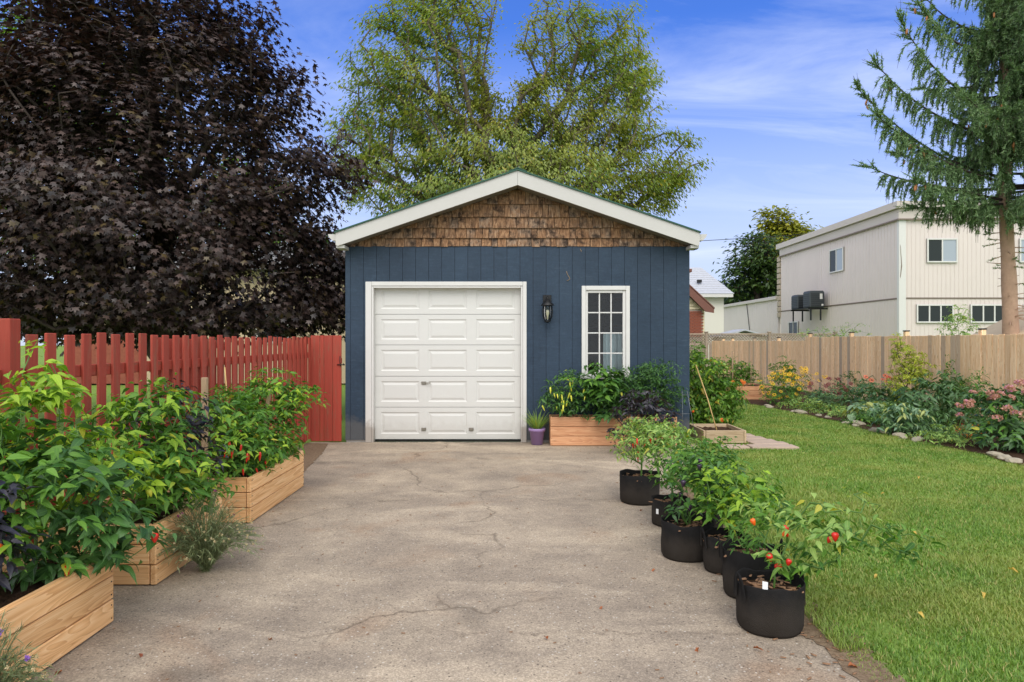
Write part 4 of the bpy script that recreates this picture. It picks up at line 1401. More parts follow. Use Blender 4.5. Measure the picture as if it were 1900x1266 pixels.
# brick bungalow beside the garage
hb = thing("brick_house", (7.5, 33.5, 0), "red brick bungalow with cream gable siding and brown fascia", "house")
HY = 33.6
hx1 = 9.42
box("wall", 3.0, hx1, HY, HY + 7, 0, 3.02, MORTAR, hb, 0)
bl, bh = 0.225, 0.075
bm_ = boxmesh(bl - 0.014, 0.05, bh - 0.012, BRICK, 0)
cnt = 0
lst = []
for r_ in range(17):
    z_ = 1.72 + r_ * bh
    for c_ in range(6):
        x_ = hx1 - bl * (c_ + 0.5) - (0.0 if r_ % 2 else 0.1)
        if x_ < 8.4:
            continue
        put("brick", bm_, (x_, HY - 0.008, z_), hb)
# gable (only its right half shows) and clapboards
gpk = (6.2, 6.1)
prism("gable", [(3.0, 3.03), (hx1 - 0.02, 3.03), (gpk[0], gpk[1])], 'y', HY + 0.05, HY + 0.3, CREAM, hb)
for k in range(8):
    z_ = 3.05 + 0.16 * k
    xe = hx1 - (z_ + 0.16 - 3.03) * (hx1 - gpk[0]) / (gpk[1] - 3.03)
    prism("clapboard", [(HY - 0.005, z_), (HY + 0.049, z_), (HY + 0.049, z_ + 0.155), (HY + 0.03, z_ + 0.155)], 'x', 6.9, xe, CREAM, hb)
prism("fascia", [(hx1 + 0.42, 2.86), (hx1 + 0.42, 3.05), (gpk[0], gpk[1] + 0.32), (gpk[0], gpk[1] + 0.08), (hx1 + 0.02, 2.92)], 'y', HY - 0.35, HY - 0.28, BROWNF, hb)
prism("roof", [(hx1 + 0.45, 3.055), (hx1 + 0.45, 3.12), (gpk[0], gpk[1] + 0.4), (2.6, 3.0), (2.6, 2.93), (gpk[0], gpk[1] + 0.325)], 'y', HY - 0.38, HY + 7, BROWNF, hb)
box("dormer", 7.4, 8.82, HY + 1.0, HY + 4, 3.9, 4.95, CREAM, hb, 0)
box("dormer_roof", 7.2, 9.05, HY + 0.7, HY + 4.2, 4.955, 5.12, BROWNF, hb, 0.02)
box("corner_board", hx1 - 0.04, hx1 + 0.05, HY - 0.02, HY + 0.06, 0, 3.0, CREAM, hb, 0.005)

hw = thing("white_house", (11, 44, 0), "white rendered house with pale grey metal tile roof behind the brick one", "house")
WY = 44.0
box("wall", 6, 13.65, WY, WY + 8, 0, 4.3, OFFWHITE, hw, 0.0)
box("fascia", 5.8, 14.1, WY - 0.5, WY - 0.42, 4.28, 4.5, WHITE, hw, 0.01)
rz = 6.55
for k in range(12):
    za, zb = 4.5 + (rz - 4.5) * k / 12, 4.5 + (rz - 4.5) * (k + 1) / 12
    ya, yb = WY - 0.5 + 3.5 * k / 12, WY - 0.5 + 3.5 * (k + 1) / 12
    xa, xb = 14.15 - 1.15 * k / 12, 14.15 - 1.15 * (k + 1) / 12
    raw("roof_course", [(5.5, ya, za + 0.05), (xa, ya, za + 0.05), (xb, yb, zb + 0.012), (5.5, yb, zb + 0.012), (5.5, ya, za - 0.02), (xa, ya, za - 0.02)], [(0, 1, 2, 3), (4, 5, 1, 0)], PALEROOF, hw)
prism("roof_core", [(WY - 0.45, 4.42), (WY + 3.0, rz), (WY + 8, 4.42)], 'x', 5.6, 12.9, PALEROOF, hw)
prism("gable_wall", [(WY, 4.3), (WY + 3, 6.3), (WY + 8, 4.3)], 'x', 12.95, 13.0, OFFWHITE, hw)
box("roof_vent", 12.1, 12.4, WY + 0.55, WY + 0.75, 5.3, 5.5, DARK, hw, 0.02)

# tan house behind the dark maple
ht = thing("stucco_house", (-9, 24, 0), "tan stucco house half hidden behind the dark red maple", "house")
TY = 24.0
box("wall", -15.5, -5.2, TY, TY + 7, 0, 4.0, STUCCO, ht, 0)
box("brick_base", -15.5, -13.0, TY - 0.25, TY - 0.002, 0, 1.55, BRICK, ht, 0.01)
prism("roof", [(TY - 0.6, 3.95), (TY + 3.5, 5.4), (TY + 7.5, 3.95)], 'x', -16, -4.9, GREYROOF, ht)
for (a, b) in ((-13.2, -12.0), (-9.0, -7.8)):
    w = box("window", a, b, TY - 0.05, TY - 0.002, 1.4, 2.8, WHITE, ht, 0.01)
    box("pane", a + 0.08, b - 0.08, TY - 0.06, TY - 0.051, 1.48, 2.72, GLASSD, w, 0)
V, T = join([polytube([(-11.6, 43, 3), (-11.6, 43, 9.4)], 0.03, 5), polytube([(-11.95, 43, 8.9), (-11.25, 43, 8.9)], 0.025, 5), polytube([(-11.8, 43, 8.5), (-11.4, 43, 8.5)], 0.025, 5), polytube([(-11.9, 43, 8.7), (-11.9, 43, 9.1)], 0.025, 5), polytube([(-11.3, 43, 8.7), (-11.3, 43, 9.1)], 0.025, 5)])
o = npobj("antenna_mast", V, T, STEEL, origin=(-11.6, 43, 0))
tag(o, "thin rooftop antenna mast against the sky left of the garage eave", "antenna")
hl = thing("garden_shed", (12.6, 15.9, 0), "small shed with pale roof edge behind the fence at the right edge", "shed")
box("wall", 11.75, 14.0, 15.3, 17, 0, 1.6, STUCCO, hl, 0)
prism("roof", [(11.45, 1.52), (13.0, 2.30), (14.5, 1.55), (14.5, 1.60), (13.0, 2.36), (11.45, 1.58)], 'y', 15.1, 17.2, STUCCO, hl)
prism("fascia", [(11.45, 1.515), (13.0, 2.295), (13.0, 2.365), (11.45, 1.585)], 'y', 15.05, 15.098, CREAM, hl)
prism("gable", [(11.75, 1.61), (14.0, 1.61), (13.0, 2.25)], 'y', 15.32, 15.4, STUCCO, hl)
V, T = polytube([(5, 60, 10.2), (14, 60, 10.15), (22, 60, 10.6), (30, 60, 11.2)], 0.025, 4)
o = npobj("overhead_cable", V, T, DARK, origin=(5, 60, 10))
tag(o, "thin overhead cable crossing the sky behind the garage roof", "cable")
# neighbour's grey shed roof that just shows over the lattice
ns = thing("grey_shed_roof", (11.5, 36, 0), "low grey shed roof peeping over the lattice fence", "shed")
prism("roof", [(10.9, 1.75), (12.3, 2.12), (13.7, 1.75), (13.7, 1.68), (12.3, 2.04), (10.9, 1.68)], 'y', 36, 38, PALEROOF, ns)
box("wall", 11.1, 13.5, 36.3, 37.7, 0, 1.7, OFFWHITE, ns, 0)


# ------------------------------------------------------------------ trees
def blob_px(Y, lst, depth=1.0):
    """crown lobes given as measured offsets, turned into metres at distance Y"""
    s = Y / 1267.0
    return [((a - 950) * s, Y + dy, CAM_H + (633 - b) * s, rx * s, max(rx, rz_) * s * depth, rz_ * s, w) for (a, b, rx, rz_, dy, w) in lst]


def tree(name, label, loc, chain, blobs, n_pts, leaves_per, spread, tm, size, mat, bark, rtip, rmax, bf=0.25, hollow=0.4, droop=0.45, rg=None, trunk_r=None, extra=None, group=None, thin=None, seed=1, clump=0.0):
    rg = np.random.default_rng(seed)
    t = thing(name, loc, label, "tree", group)
    P, d = in_blobs(blobs, n_pts, hollow, rg)
    if thin is not None:
        P = P[thin(P, rg)]
    nodes, par = skeleton(P, chain, bf)
    nodes_j = nodes.copy()
    nodes_j[len(chain):] += rg.normal(0, 0.05, (len(nodes) - len(chain), 3))
    V, T = limb_mesh(nodes_j, par, rtip, rmax)
    parts = [(V, T)]
    if trunk_r:
        parts.append(polytube(chain, np.linspace(trunk_r, trunk_r * 0.45, len(chain)), 10))
    V, T = join(parts)
    npobj("trunk", V, T, bark, t, smooth=True)
    tips = nodes_j[len(chain):]
    pa = nodes_j[par[len(chain):]]
    n = len(tips) * leaves_per
    idx = np.repeat(np.arange(len(tips)), leaves_per)
    f = rg.uniform(clump, 1.15, n)
    base = pa[idx] + (tips[idx] - pa[idx]) * f[:, None]
    L = base + rg.normal(0, 1, (n, 3)) * np.array([spread, spread, spread * 0.55])
    cen = np.mean(tips, axis=0)
    out = unit((L - cen) * np.array([1, 1, 0.3])) + rg.normal(0, 0.7, (n, 3)) * np.array([1, 1, 0.5])
    D = unit(out)
    D[:, 2] -= droop
    N = np.array([0, 0, 1.0]) + 0.5 * unit(L - cen) + rg.normal(0, 0.38, (n, 3))
    sz = rg.uniform(size[0], size[1], n)
    V, T, uv = scatter(tm, L, D, N, sz)
    c = npobj("crown", V, T, mat, t, uv)
    if extra:
        extra(t, tips, rg)
    return t, tips


TM_MAPLE = tmpl_maple()
TM_DIA = tmpl_diamond(0.5)
TM_NAR = tmpl_diamond(0.30)

# dark crimson maple behind the red fence
MB = blob_px(12.6, [
    (230, 230, 300, 250, 0.4, 1.0), (-60, 300, 260, 260, 0, 0.7), (430, 70, 95, 80, -0.2, 1.1), (400, 190, 150, 130, -0.3, 1.2), (505, 170, 70, 60, 0, 1.0),
    (535, 275, 78, 70, 0, 1.0), (610, 318, 72, 32, -0.3, 1.2), (570, 385, 58, 50, 0.2, 1.0), (530, 455, 66, 70, 0, 1.0), (600, 540, 50, 72, 0.5, 1.0), (480, 30, 40, 40, 0, 0.8),
    (90, 500, 190, 95, -1.2, 1.2), (330, 480, 170, 95, -1.0, 1.1), (200, 400, 150, 80, -1.6, 1.3), (420, 400, 110, 90, -0.8, 1.1), (470, 540, 130, 70, -0.2, 1.1), (600, 500, 44, 60, 0.6, 1.5), (575, 575, 70, 52, 0.4, 1.8), (450, 590, 150, 40, -0.2, 1.5), (610, 590, 40, 40, 0.6, 1.6), (120, 585, 160, 38, -0.4, 1.2), (540, 510, 80, 70, 0.8, 1.4), (500, 425, 75, 60, -0.4, 1.6), (565, 430, 52, 62, 0.0, 1.8), (540, 340, 70, 60, -0.5, 1.4), (150, 230, 160, 110, -0.8, 1.3), (640, 345, 46, 22, -0.5, 1.3), (618, 235, 30, 26, 0, 1.0), (555, 120, 34, 36, 0, 1.0), (200, 570, 240, 55, -0.3, 1.0), (60, 90, 200, 130, -0.3, 1.0), (260, 20, 180, 110, 0.2, 1.0)], 0.8)
mx_, my_ = (315 - 950) * 12.6 / 1267, 12.6
tree("maple_tree", "huge dark crimson leaved maple behind the red fence", (mx_, my_, 0),
     [(mx_, my_, 0), (mx_ + 0.05, my_, 1.0), (mx_ - 0.05, my_, 2.0), (mx_ - 0.2, my_, 3.2), (mx_ - 0.3, my_, 4.6), (mx_ - 0.4, my_, 6.2), (mx_ - 0.4, my_, 7.6)],
     MB, 2900, 27, 0.19, TM_MAPLE, (0.10, 0.172), L_MAPLE, BARKD, 0.008, 0.24, bf=0.35, hollow=0.55, droop=0.7, trunk_r=0.3, seed=5)

# airy green box elder behind the garage
EB = blob_px(20.5, [
    (800, 130, 120, 150, 0, 1.0), (700, 110, 60, 75, 0, 0.9), (735, 210, 90, 90, 0.5, 1.0), (850, 40, 85, 90, 0, 1.0), (870, 170, 60, 60, 0.3, 0.9), (975, 190, 50, 60, 0.3, 0.9), (925, 270, 70, 55, 0.2, 1.2), (930, 225, 44, 40, 0.6, 0.8), (1262, 300, 45, 45, 0, 1.1), (1235, 345, 50, 40, 0, 1.1), (770, 20, 80, 60, 0, 0.9), (665, 175, 42, 40, 0, 0.8), (660, 250, 45, 75, 0, 0.9), (690, 320, 60, 55, -0.5, 1.0), (655, 340, 35, 45, 0, 0.8),
    (1040, 70, 80, 100, 0, 0.9), (1130, 100, 70, 75, 0, 0.9), (1160, 60, 30, 50, 0, 0.7), (1150, 190, 70, 90, 0, 1.0), (1185, 150, 35, 70, 0, 0.8), (1040, 200, 90, 80, 0, 0.9), (1120, 290, 110, 80, -0.4, 1.1), (1225, 270, 50, 45, 0, 1.0), (1250, 320, 40, 40, 0, 0.9), (1200, 360, 60, 45, -0.4, 1.0),
    (760, 330, 110, 70, -0.4, 1.1), (900, 320, 130, 70, -0.4, 1.1), (1000, 280, 80, 90, -0.2, 1.0), (1060, 350, 150, 55, -0.6, 1.1), (850, 240, 70, 60, 0, 0.9), (930, 390, 260, 60, 0, 0.7)], 0.9)
tree("boxelder_tree", "tall airy yellow green tree with many stems behind the garage", (0, 20.5, 0),
     [(0.2, 20.5, 0), (0.15, 20.5, 1.5), (0.0, 20.5, 2.8), (-0.3, 20.5, 4.0)],
     EB, 2000, 50, 0.17, tmpl_diamond(0.40), (0.08, 0.16), L_ELDER, BARKG, 0.012, 0.22, bf=0.45, hollow=0.2, droop=0.8, trunk_r=0.35, seed=8, clump=0.45)

FB = blob_px(66, [(1400, 480, 50, 48, 0, 1), (1430, 520, 40, 40, 0, 1), (1370, 520, 28, 36, 0, 1), (1425, 455, 35, 28, 0, 1), (1455, 560, 120, 50, 4, 1)], 0.8)
fx = (1405 - 950) * 66 / 1267
tree("maple_tree", "dark green tree beyond the beige building's low annex", (fx, 66, 0), [(fx, 66, 0), (fx, 66, 3), (fx, 66, 6)], FB, 500, 20, 0.5, TM_DIA, (0.4, 0.62), L_FAR, BARKD, 0.03, 0.4, hollow=0.5, seed=12)
FB2 = blob_px(72, [(1440, 405, 26, 22, 0, 1), (1465, 430, 36, 24, 0, 1), (1430, 425, 22, 20, 0, 1), (1455, 470, 60, 50, 0, 1)], 0.8)
fx = (1450 - 950) * 72 / 1267
tree("maple_tree", "yellowing taller treetop rising behind the dark green tree", (fx, 72, 0), [(fx, 72, 0), (fx, 72, 4), (fx, 72, 9)], FB2, 300, 24, 0.5, TM_DIA, (0.4, 0.62), L_FARY, BARKG, 0.03, 0.4, hollow=0.3, seed=13)
FB3 = blob_px(34, [(605, 460, 30, 30, 0, 1), (560, 500, 80, 60, 0, 1), (20, 60, 60, 70, 0, 1), (100, 300, 200, 200, 0, 0.8), (420, 420, 120, 150, 0, 0.6)], 0.8)
tree("background_tree", "light green tree glimpsed through gaps behind the dark maple", (-14, 34, 0), [(-14, 34, 0), (-14, 34, 3), (-14, 34, 8)], FB3, 600, 14, 0.4, TM_DIA, (0.3, 0.5), L_TOM, BARKG, 0.02, 0.3, hollow=0.3, seed=14)


# spruce
def spruce():
    rg = np.random.default_rng(21)
    sx, sy = 11.42, 15.8
    t = thing("spruce_tree", (sx, sy, 0), "tall spruce with bare lower trunk and drooping boughs", "tree")
    tr = [(sx + 0.14, sy, 0), (sx + 0.13, sy, 1.5), (sx + 0.08, sy, 3.0), (sx, sy, 4.6), (sx, sy, 7.5), (sx + 0.05, sy, 11), (sx + 0.05, sy, 15)]
    trad = [0.19, 0.17, 0.152, 0.13, 0.12, 0.08, 0.02]
    tp = np.array(tr)
    zz_ = np.linspace(0, 15, 60)
    cx = np.interp(zz_, tp[:, 2], tp[:, 0])
    V, T = polytube(np.stack([cx, np.full(60, sy), zz_], 1), np.interp(zz_, tp[:, 2], trad) * (1 + 0.04 * np.sin(zz_ * 5)), 12)
    parts = [(V, T)]
    boughs = []
    bparts = []
    s = 15.8 / 1267
    ex = [((1848, 98), (1760, 90), (1679, 25), -0.5), ((1850, 210), (1730, 170), (1626, 78), -1.0), ((1840, 260), (1720, 210), (1609, 114), -0.2), ((1840, 330), (1740, 270), (1612, 150), 0.5),
          ((1845, 340), (1720, 300), (1602, 230), -0.6), ((1850, 350), (1740, 340), (1625, 300), 0.4), ((1850, 372), (1760, 360), (1668, 345), -0.6), ((1855, 385), (1800, 378), (1720, 378), 0.6), ((1850, 60), (1790, 40), (1725, -25), 0.3), ((1850, 20), (1800, -10), (1700, -60), -0.4),
          ((1850, 150), (1800, 150), (1745, 140), 0.8), ((1850, 280), (1790, 290), (1700, 260), 1.0), ((1850, 230), (1800, 240), (1730, 215), -1.2)]
    for a, b, c_, dy in ex:
        p0 = np.array([sx, sy, CAM_H + (633 - a[1]) * s])
        p1 = np.array([(b[0] - 950) * s, sy + dy * 0.6, CAM_H + (633 - b[1]) * s])
        p2 = np.array([(c_[0] - 950) * s, sy + dy, CAM_H + (633 - c_[1]) * s])
        boughs.append((p0, p1, p2))
    for k in range(120):
        z0 = rg.uniform(4.4, 12) if k % 2 else rg.uniform(4.6, 9.6)
        az = (rg.normal(-1.75, 0.6) if k % 3 else rg.uniform(-3.1, 3.1))
        L_ = (15.5 - z0) / 11 * rg.uniform(1.6, 3.1)
        d = np.array([math.cos(az), math.sin(az), 0])
        if d[0] < -0.35:
            L_ *= 0.5
        p0 = np.array([sx, sy, z0])
        boughs.append((p0, p0 + d * L_ * 0.55 + np.array([0, 0, -0.05 * L_]), p0 + d * L_ + np.array([0, 0, rg.uniform(-0.15, 0.25) * L_])))
    NA, ND, NS = [], [], []
    TA, TB, TR, TR2 = [], [], [], []
    cones = []
    for p0, p1, p2 in boughs:
        u = np.linspace(0, 1, 15)[:, None]
        c_ = (1 - u) ** 2 * p0 + 2 * u * (1 - u) * (2 * p1 - 0.5 * p0 - 0.5 * p2) + u ** 2 * p2
        Lb = np.linalg.norm(p2 - p0)
        r_ = np.linspace(0.035, 0.008, 15)
        bparts.append(polytube(c_, r_, 5))
        dirb = unit(p2 - p0)
        side = unit(np.cross(dirb, np.array([0, 0, 1.0])))
        nb = int(30 * Lb) + 8
        for q in range(nb):
            f = rg.uniform(0.12, 1.0)
            b = np.array([np.interp(f, u[:, 0], c_[:, k_]) for k_ in range(3)])
            sgn = rg.choice([-1, 1])
            end = f > 0.86
            ln = rg.uniform(0.15, 0.34) if end else rg.uniform(0.25, 0.75) * (1.1 - 0.5 * f)
            dd = unit(dirb * rg.uniform(0.2, 0.9) + side * sgn * rg.uniform(0.1, 0.9) + np.array([0, 0, rg.uniform(-0.1, 0.6) if end else rg.uniform(-0.9, 0.0)]))
            steps = max(5, int(ln / 0.035))
            pt = b.copy()
            dq = dd.copy()
            for k_ in range(steps):
                nx = pt + dq * (ln / steps)
                if k_ % 6 == 0:
                    TA.append(pt.copy()); TB.append(pt + dq * (6 * ln / steps))
                for w in range(5):
                    NA.append(pt + dq * rg.uniform(0, ln / steps))
                    ND.append(unit(dq * rg.uniform(0.4, 1.3) + rg.normal(0, 0.62, 3)))
                    NS.append(rg.uniform(0.055, 0.105))
                if not end:
                    dq = unit(dq + np.array([0, 0, -0.22]))
                pt = nx
            if f > 0.55 and rg.uniform() < 0.07:
                cones.append(b + np.array([rg.normal(0, 0.05), rg.normal(0, 0.05), -rg.uniform(0.02, 0.12)]))
    # bare stubs on the lower trunk
    for k in range(60):
        z0 = rg.uniform(1.9, 4.8)
        az = rg.uniform(0, 6.28)
        cx0 = np.interp(z0, tp[:, 2], tp[:, 0])
        d = np.array([math.cos(az), math.sin(az), rg.uniform(-0.4, 0.2)])
        ln = rg.uniform(0.22, 0.5)
        A0 = np.array([cx0, sy, z0])
        parts.append(polytube([A0, A0 + d * ln], [0.016, 0.006], 5))
        if rg.uniform() < 0.45 and z0 > 2.6:
            for w in range(50):
                NA.append(A0 + d * ln * rg.uniform(0.5, 1.1)); ND.append(unit(d + rg.normal(0, 0.6, 3))); NS.append(rg.uniform(0.04, 0.08))
    V, T = join(parts)
    npobj("trunk", V, T, BARKS, t, smooth=True)
    V, T = join(bparts + [tubes(np.array(TA), np.array(TB), 0.005, 0.003, 3)])
    npobj("bough", V, T, BARKD, t, smooth=True)
    NA, ND, NS = np.array(NA), np.array(ND), np.array(NS)
    V, T, uv = scatter((np.array([(-0.15, 0, 0), (0.15, 0, 0), (0.0, 1, 0.0)], float), np.array([(0, 1, 2)]), np.array([(0.5, 0), (0.5, 0), (0.5, 1)], float)), NA, ND, rg.normal(0, 1, NA.shape) + np.array([0, 0, 0.8]), NS)
    npobj("crown", V, T, L_SPRUCE, t, uv)
    V, T = lathe([(0.0, 0.0), (0.016, -0.02), (0.022, -0.06), (0.018, -0.10), (0.0, -0.135)], 7)
    cm = mesh_np("cone", V, T, CONE, smooth=True)
    for c_ in cones[:110]:
        put("cone", cm, c_, t, rot=(rg.uniform(-0.3, 0.3), rg.uniform(-0.3, 0.3), 0), scale=(1.15,) * 3)


spruce()

# ------------------------------------------------------------------ garden plants
TM_PEP = [tmpl_ovate(0.44, 6, 0.30, 0.28, 0.66, 0.012), tmpl_ovate(0.40, 6, 0.15, 0.42, 0.68, -0.014), tmpl_ovate(0.46, 6, 0.45, 0.16, 0.64, 0.008), tmpl_ovate(0.36, 6, 0.25, 0.60, 0.68, 0.012)]
TM_LONG = [tmpl_ovate(0.30, 4, 0.25, 0.35, 0.85), tmpl_ovate(0.26, 4, 0.30, 0.5, 0.85)]
TM_BLADE = tmpl_ovate(0.10, 3, 0.2, 0.3, 0.7)
TM_BROAD = [tmpl_ovate(0.72, 5, 0.25, 0.4, 0.7, 0.01)]
LEAFMESH = {}


def leaf_mesh(tm_i, tms, mat):
    key = (id(tms), tm_i, mat.name)
    if key not in LEAFMESH:
        V, T, uv = tms[tm_i]
        LEAFMESH[key] = mesh_np("leaf", V, T, mat, uv, smooth=True)
    return LEAFMESH[key]


def fruit_mesh(kind, mat):
    key = ('fruit', kind, mat.name)
    if key in LEAFMESH:
        return LEAFMESH[key]
    prof = {'long': [(0, 0), (0.25, -0.03), (0.42, -0.2), (0.34, -0.55), (0.18, -0.85), (0.0, -1.0)],
            'block': [(0, 0.02), (0.25, 0.04), (0.48, -0.12), (0.50, -0.36), (0.36, -0.72), (0.16, -1.02), (0, -1.15)],
            'round': [(0, 0), (0.3, -0.04), (0.5, -0.3), (0.52, -0.55), (0.35, -0.88), (0.0, -1.0)]}[kind]
    k_ = {'long': 0.34, 'block': 0.9, 'round': 1.0}[kind]
    V, T = lathe([(r_ * k_, z_) for r_, z_ in prof], 9, wob=0.10 if kind == 'block' else 0.02, seed=3)
    LEAFMESH[key] = mesh_np("fruit", V, T, mat, smooth=True)
    return LEAFMESH[key]


def plant(name, label, cat, base, blobs, n_pts, per, tms, size, mat, indiv=0, group=None, stem=STEM, fruits=(), droop=(-0.2, 0.6), seed=1, rstem=0.0022, spread=0.035, up=0.9, mats2=None, bf=0.35, leafname="leaf", rmax=0.009):
    """bushy plant: stems join points inside lobes, leaves hang from the stem tips.
    The `indiv` leaves that face the viewer's side most are objects of their own, the rest one mass."""
    rg = np.random.default_rng(seed)
    per = int(round(per * 1.5))
    size = (size[0] * 0.72, size[1] * 0.90)
    t = thing(name, base, label, cat, group)
    b3 = np.array(base, float)
    bl = [(b3[0] + q[0], b3[1] + q[1], b3[2] + q[2]) + tuple(q[3:]) for q in blobs]
    P, _ = in_blobs(bl, n_pts, 0.35, rg)
    P = P[P[:, 2] > b3[2] + 0.03] if len(P[P[:, 2] > b3[2] + 0.03]) else P
    zmin = min(q[2] for q in blobs)
    chain = [b3, b3 + np.array([0.005, 0, max(0.04, zmin * 0.45)]), b3 + np.array([0.0, 0.005, max(0.08, zmin * 0.75)])]
    nodes, par = skeleton(P, chain, bf)
    V, T = limb_mesh(nodes, par, rstem, rmax, 0.4, 5)
    npobj("stem", V, T, stem, t, smooth=True)
    tips = nodes[len(chain):]
    n = len(tips) * per
    idx = np.repeat(np.arange(len(tips)), per)
    cen = np.array([np.mean(tips[:, 0]), np.mean(tips[:, 1]), b3[2] + 0.3 * (tips[:, 2].max() - b3[2])])
    L = tips[idx] + rg.normal(0, spread, (n, 3)) * np.array([1, 1, 0.5])
    az = rg.uniform(0, 2 * np.pi, n)
    outd = unit((L - cen) * np.array([1, 1, 0.0]))
    D = np.stack([np.cos(az), np.sin(az), np.zeros(n)], 1) + 0.75 * outd
    D = unit(D)
    zrel = np.clip((L[:, 2] - b3[2]) / (tips[:, 2].max() - b3[2] + 1e-6), 0, 1)
    D[:, 2] -= rg.uniform(droop[0], droop[1], n) * (1.15 - 0.6 * zrel)
    N = np.array([0, 0, up]) + 0.45 * outd + rg.normal(0, 0.28, (n, 3))
    sz = (size[0] * 0.7 + (size[1] * 1.08 - size[0] * 0.7) * rg.beta(1.3, 1.5, n)) * (1.0 - 0.25 * (zrel > 0.9))
    var = rg.integers(0, len(tms), n)
    hi = min(indiv, n)
    mask = np.zeros(n, bool)
    if hi:
        toc = unit(CAMP - b3)
        r_ = (tips.max(axis=0) - tips.min(axis=0)) / 2 + 1e-6
        score = ((L - cen) / r_) @ (toc + np.array([0, 0, 0.25])) + rg.normal(0, 0.12, n)
        mask[np.argsort(-score)[:hi]] = True
    M = frames(D, N)
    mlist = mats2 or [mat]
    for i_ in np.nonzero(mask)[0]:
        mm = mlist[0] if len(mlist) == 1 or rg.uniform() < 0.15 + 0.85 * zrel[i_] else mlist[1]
        o_ = bpy.data.objects.new(leafname, leaf_mesh(int(var[i_]), tms, mm))
        COL.objects.link(o_)
        o_.parent = t
        mat4 = np.eye(4)
        mat4[:3, :3] = M[i_] * sz[i_]
        mat4[:3, 3] = L[i_] - b3
        o_.matrix_basis = Matrix(mat4.tolist())
    rest = ~mask
    if rest.any():
        Vs, Ts, Us, off = [], [], [], 0
        groups = {}
        for v_ in range(len(tms)):
            s_ = rest & (var == v_)
            if s_.any():
                V, T, uv = scatter(tms[v_], L[s_], D[s_], N[s_], sz[s_])
                Vs.append(V); Ts.append(T + off); Us.append(uv)
                off += len(V)
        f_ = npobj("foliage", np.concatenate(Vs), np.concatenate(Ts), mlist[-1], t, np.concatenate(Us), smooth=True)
        f_['kind'] = 'stuff'
    for (kind, fm, cnt_, fsz, zlo, zhi) in fruits:
        toc = unit((CAMP - b3) * np.array([1, 1, 0.2]))
        zr = (tips[:, 2] - b3[2]) / (tips[:, 2].max() - b3[2])
        cand = np.nonzero((zr > zlo) & (zr < zhi))[0]
        if len(cand) == 0:
            continue
        sc = ((tips[cand] - cen) @ toc) + rg.normal(0, 0.06, len(cand))
        for c_ in cand[np.argsort(-sc)[:cnt_]]:
            s_ = fsz * rg.uniform(0.8, 1.2)
            put("pepper" if kind != 'tom' else "tomato", fruit_mesh('round' if kind == 'tom' else kind, fm), tips[c_] + toc * 0.03 + np.array([0, 0, -0.01]), t,
                rot=(rg.uniform(-0.35, 0.35), rg.uniform(-0.35, 0.35), rg.uniform(0, 6)), scale=(s_,) * 3)
    return t


V, T = lathe([(0.0, 0.0015), (0.0035, 0.001), (0.0042, -0.004)], 7)
SCREW = mesh_np("screw", V, T, DARK)


def planter(name, label, x0, x1, y0, y1, h, mat, rows_=3, group=None, th=0.036, screws=True):
    t = thing(name, ((x0 + x1) / 2, (y0 + y1) / 2, 0), label, "planter", group)
    ph = h / rows_
    for k_ in range(rows_):
        zc_ = 0.004 + ph * (k_ + 0.5)
        w = round(ph - 0.006, 4)
        j = lambda: random.uniform(-0.003, 0.003)
        # long sides run along Y when the box is deeper than wide
        if (y1 - y0) > (x1 - x0):
            for xx in (x1 - th / 2, x0 + th / 2):
                plank("plank", round(y1 - y0, 3), w, th, mat, (xx + j(), (y0 + y1) / 2, zc_), t, rot=(0, 0, R(90)))
            for yy_ in (y0 + th / 2 + 0.002, y1 - th / 2 - 0.002):
                plank("plank", round(x1 - x0 - 2 * th - 0.012, 3), w, th, mat, ((x0 + x1) / 2, yy_, zc_), t)
        else:
            for yy_ in (y0 + th / 2, y1 - th / 2):
                plank("plank", round(x1 - x0, 3), w, th, mat, ((x0 + x1) / 2, yy_ + j(), zc_), t)
            for xx in (x0 + th / 2 + 0.002, x1 - th / 2 - 0.002):
                plank("plank", round(y1 - y0 - 2 * th - 0.012, 3), w, th, mat, (xx, (y0 + y1) / 2, zc_), t, rot=(0, 0, R(90)))
    # screw heads near the board ends
    if screws:
        for k_ in range(rows_):
            zc_ = 0.004 + ph * (k_ + 0.5)
            for e_ in (-1, 1):
                for dz_ in (-0.28, 0.28):
                    if (y1 - y0) > (x1 - x0):
                        put("screw", SCREW, (x1 + 0.0022, (y0 + y1) / 2 + e_ * ((y1 - y0) / 2 - 0.022), zc_ + dz_ * ph), t, rot=(0, R(90), 0))
                    else:
                        put("screw", SCREW, ((x0 + x1) / 2 + e_ * ((x1 - x0) / 2 - 0.02), y0 - 0.0022, zc_ + dz_ * ph), t, rot=(R(90), 0, 0))
    # lumpy soil
    n = 14
    gx = np.linspace(x0 + th, x1 - th, n)
    gy = np.linspace(y0 + th, y1 - th, n)
    X, Y_ = np.meshgrid(gx, gy)
    Z = h - 0.06 + 0.02 * np.random.default_rng(int(abs(x0 * 100) + y0 * 10)).normal(0, 1, X.shape)
    V = np.stack([X.ravel(), Y_.ravel(), Z.ravel()], 1)
    T = []
    for a in range(n - 1):
        for b in range(n - 1):
            q = a * n + b
            T += [(q, q + 1, q + n + 1), (q, q + n + 1, q + n)]
    npobj("soil", V, np.array(T), SOIL, t, smooth=True)
    return t


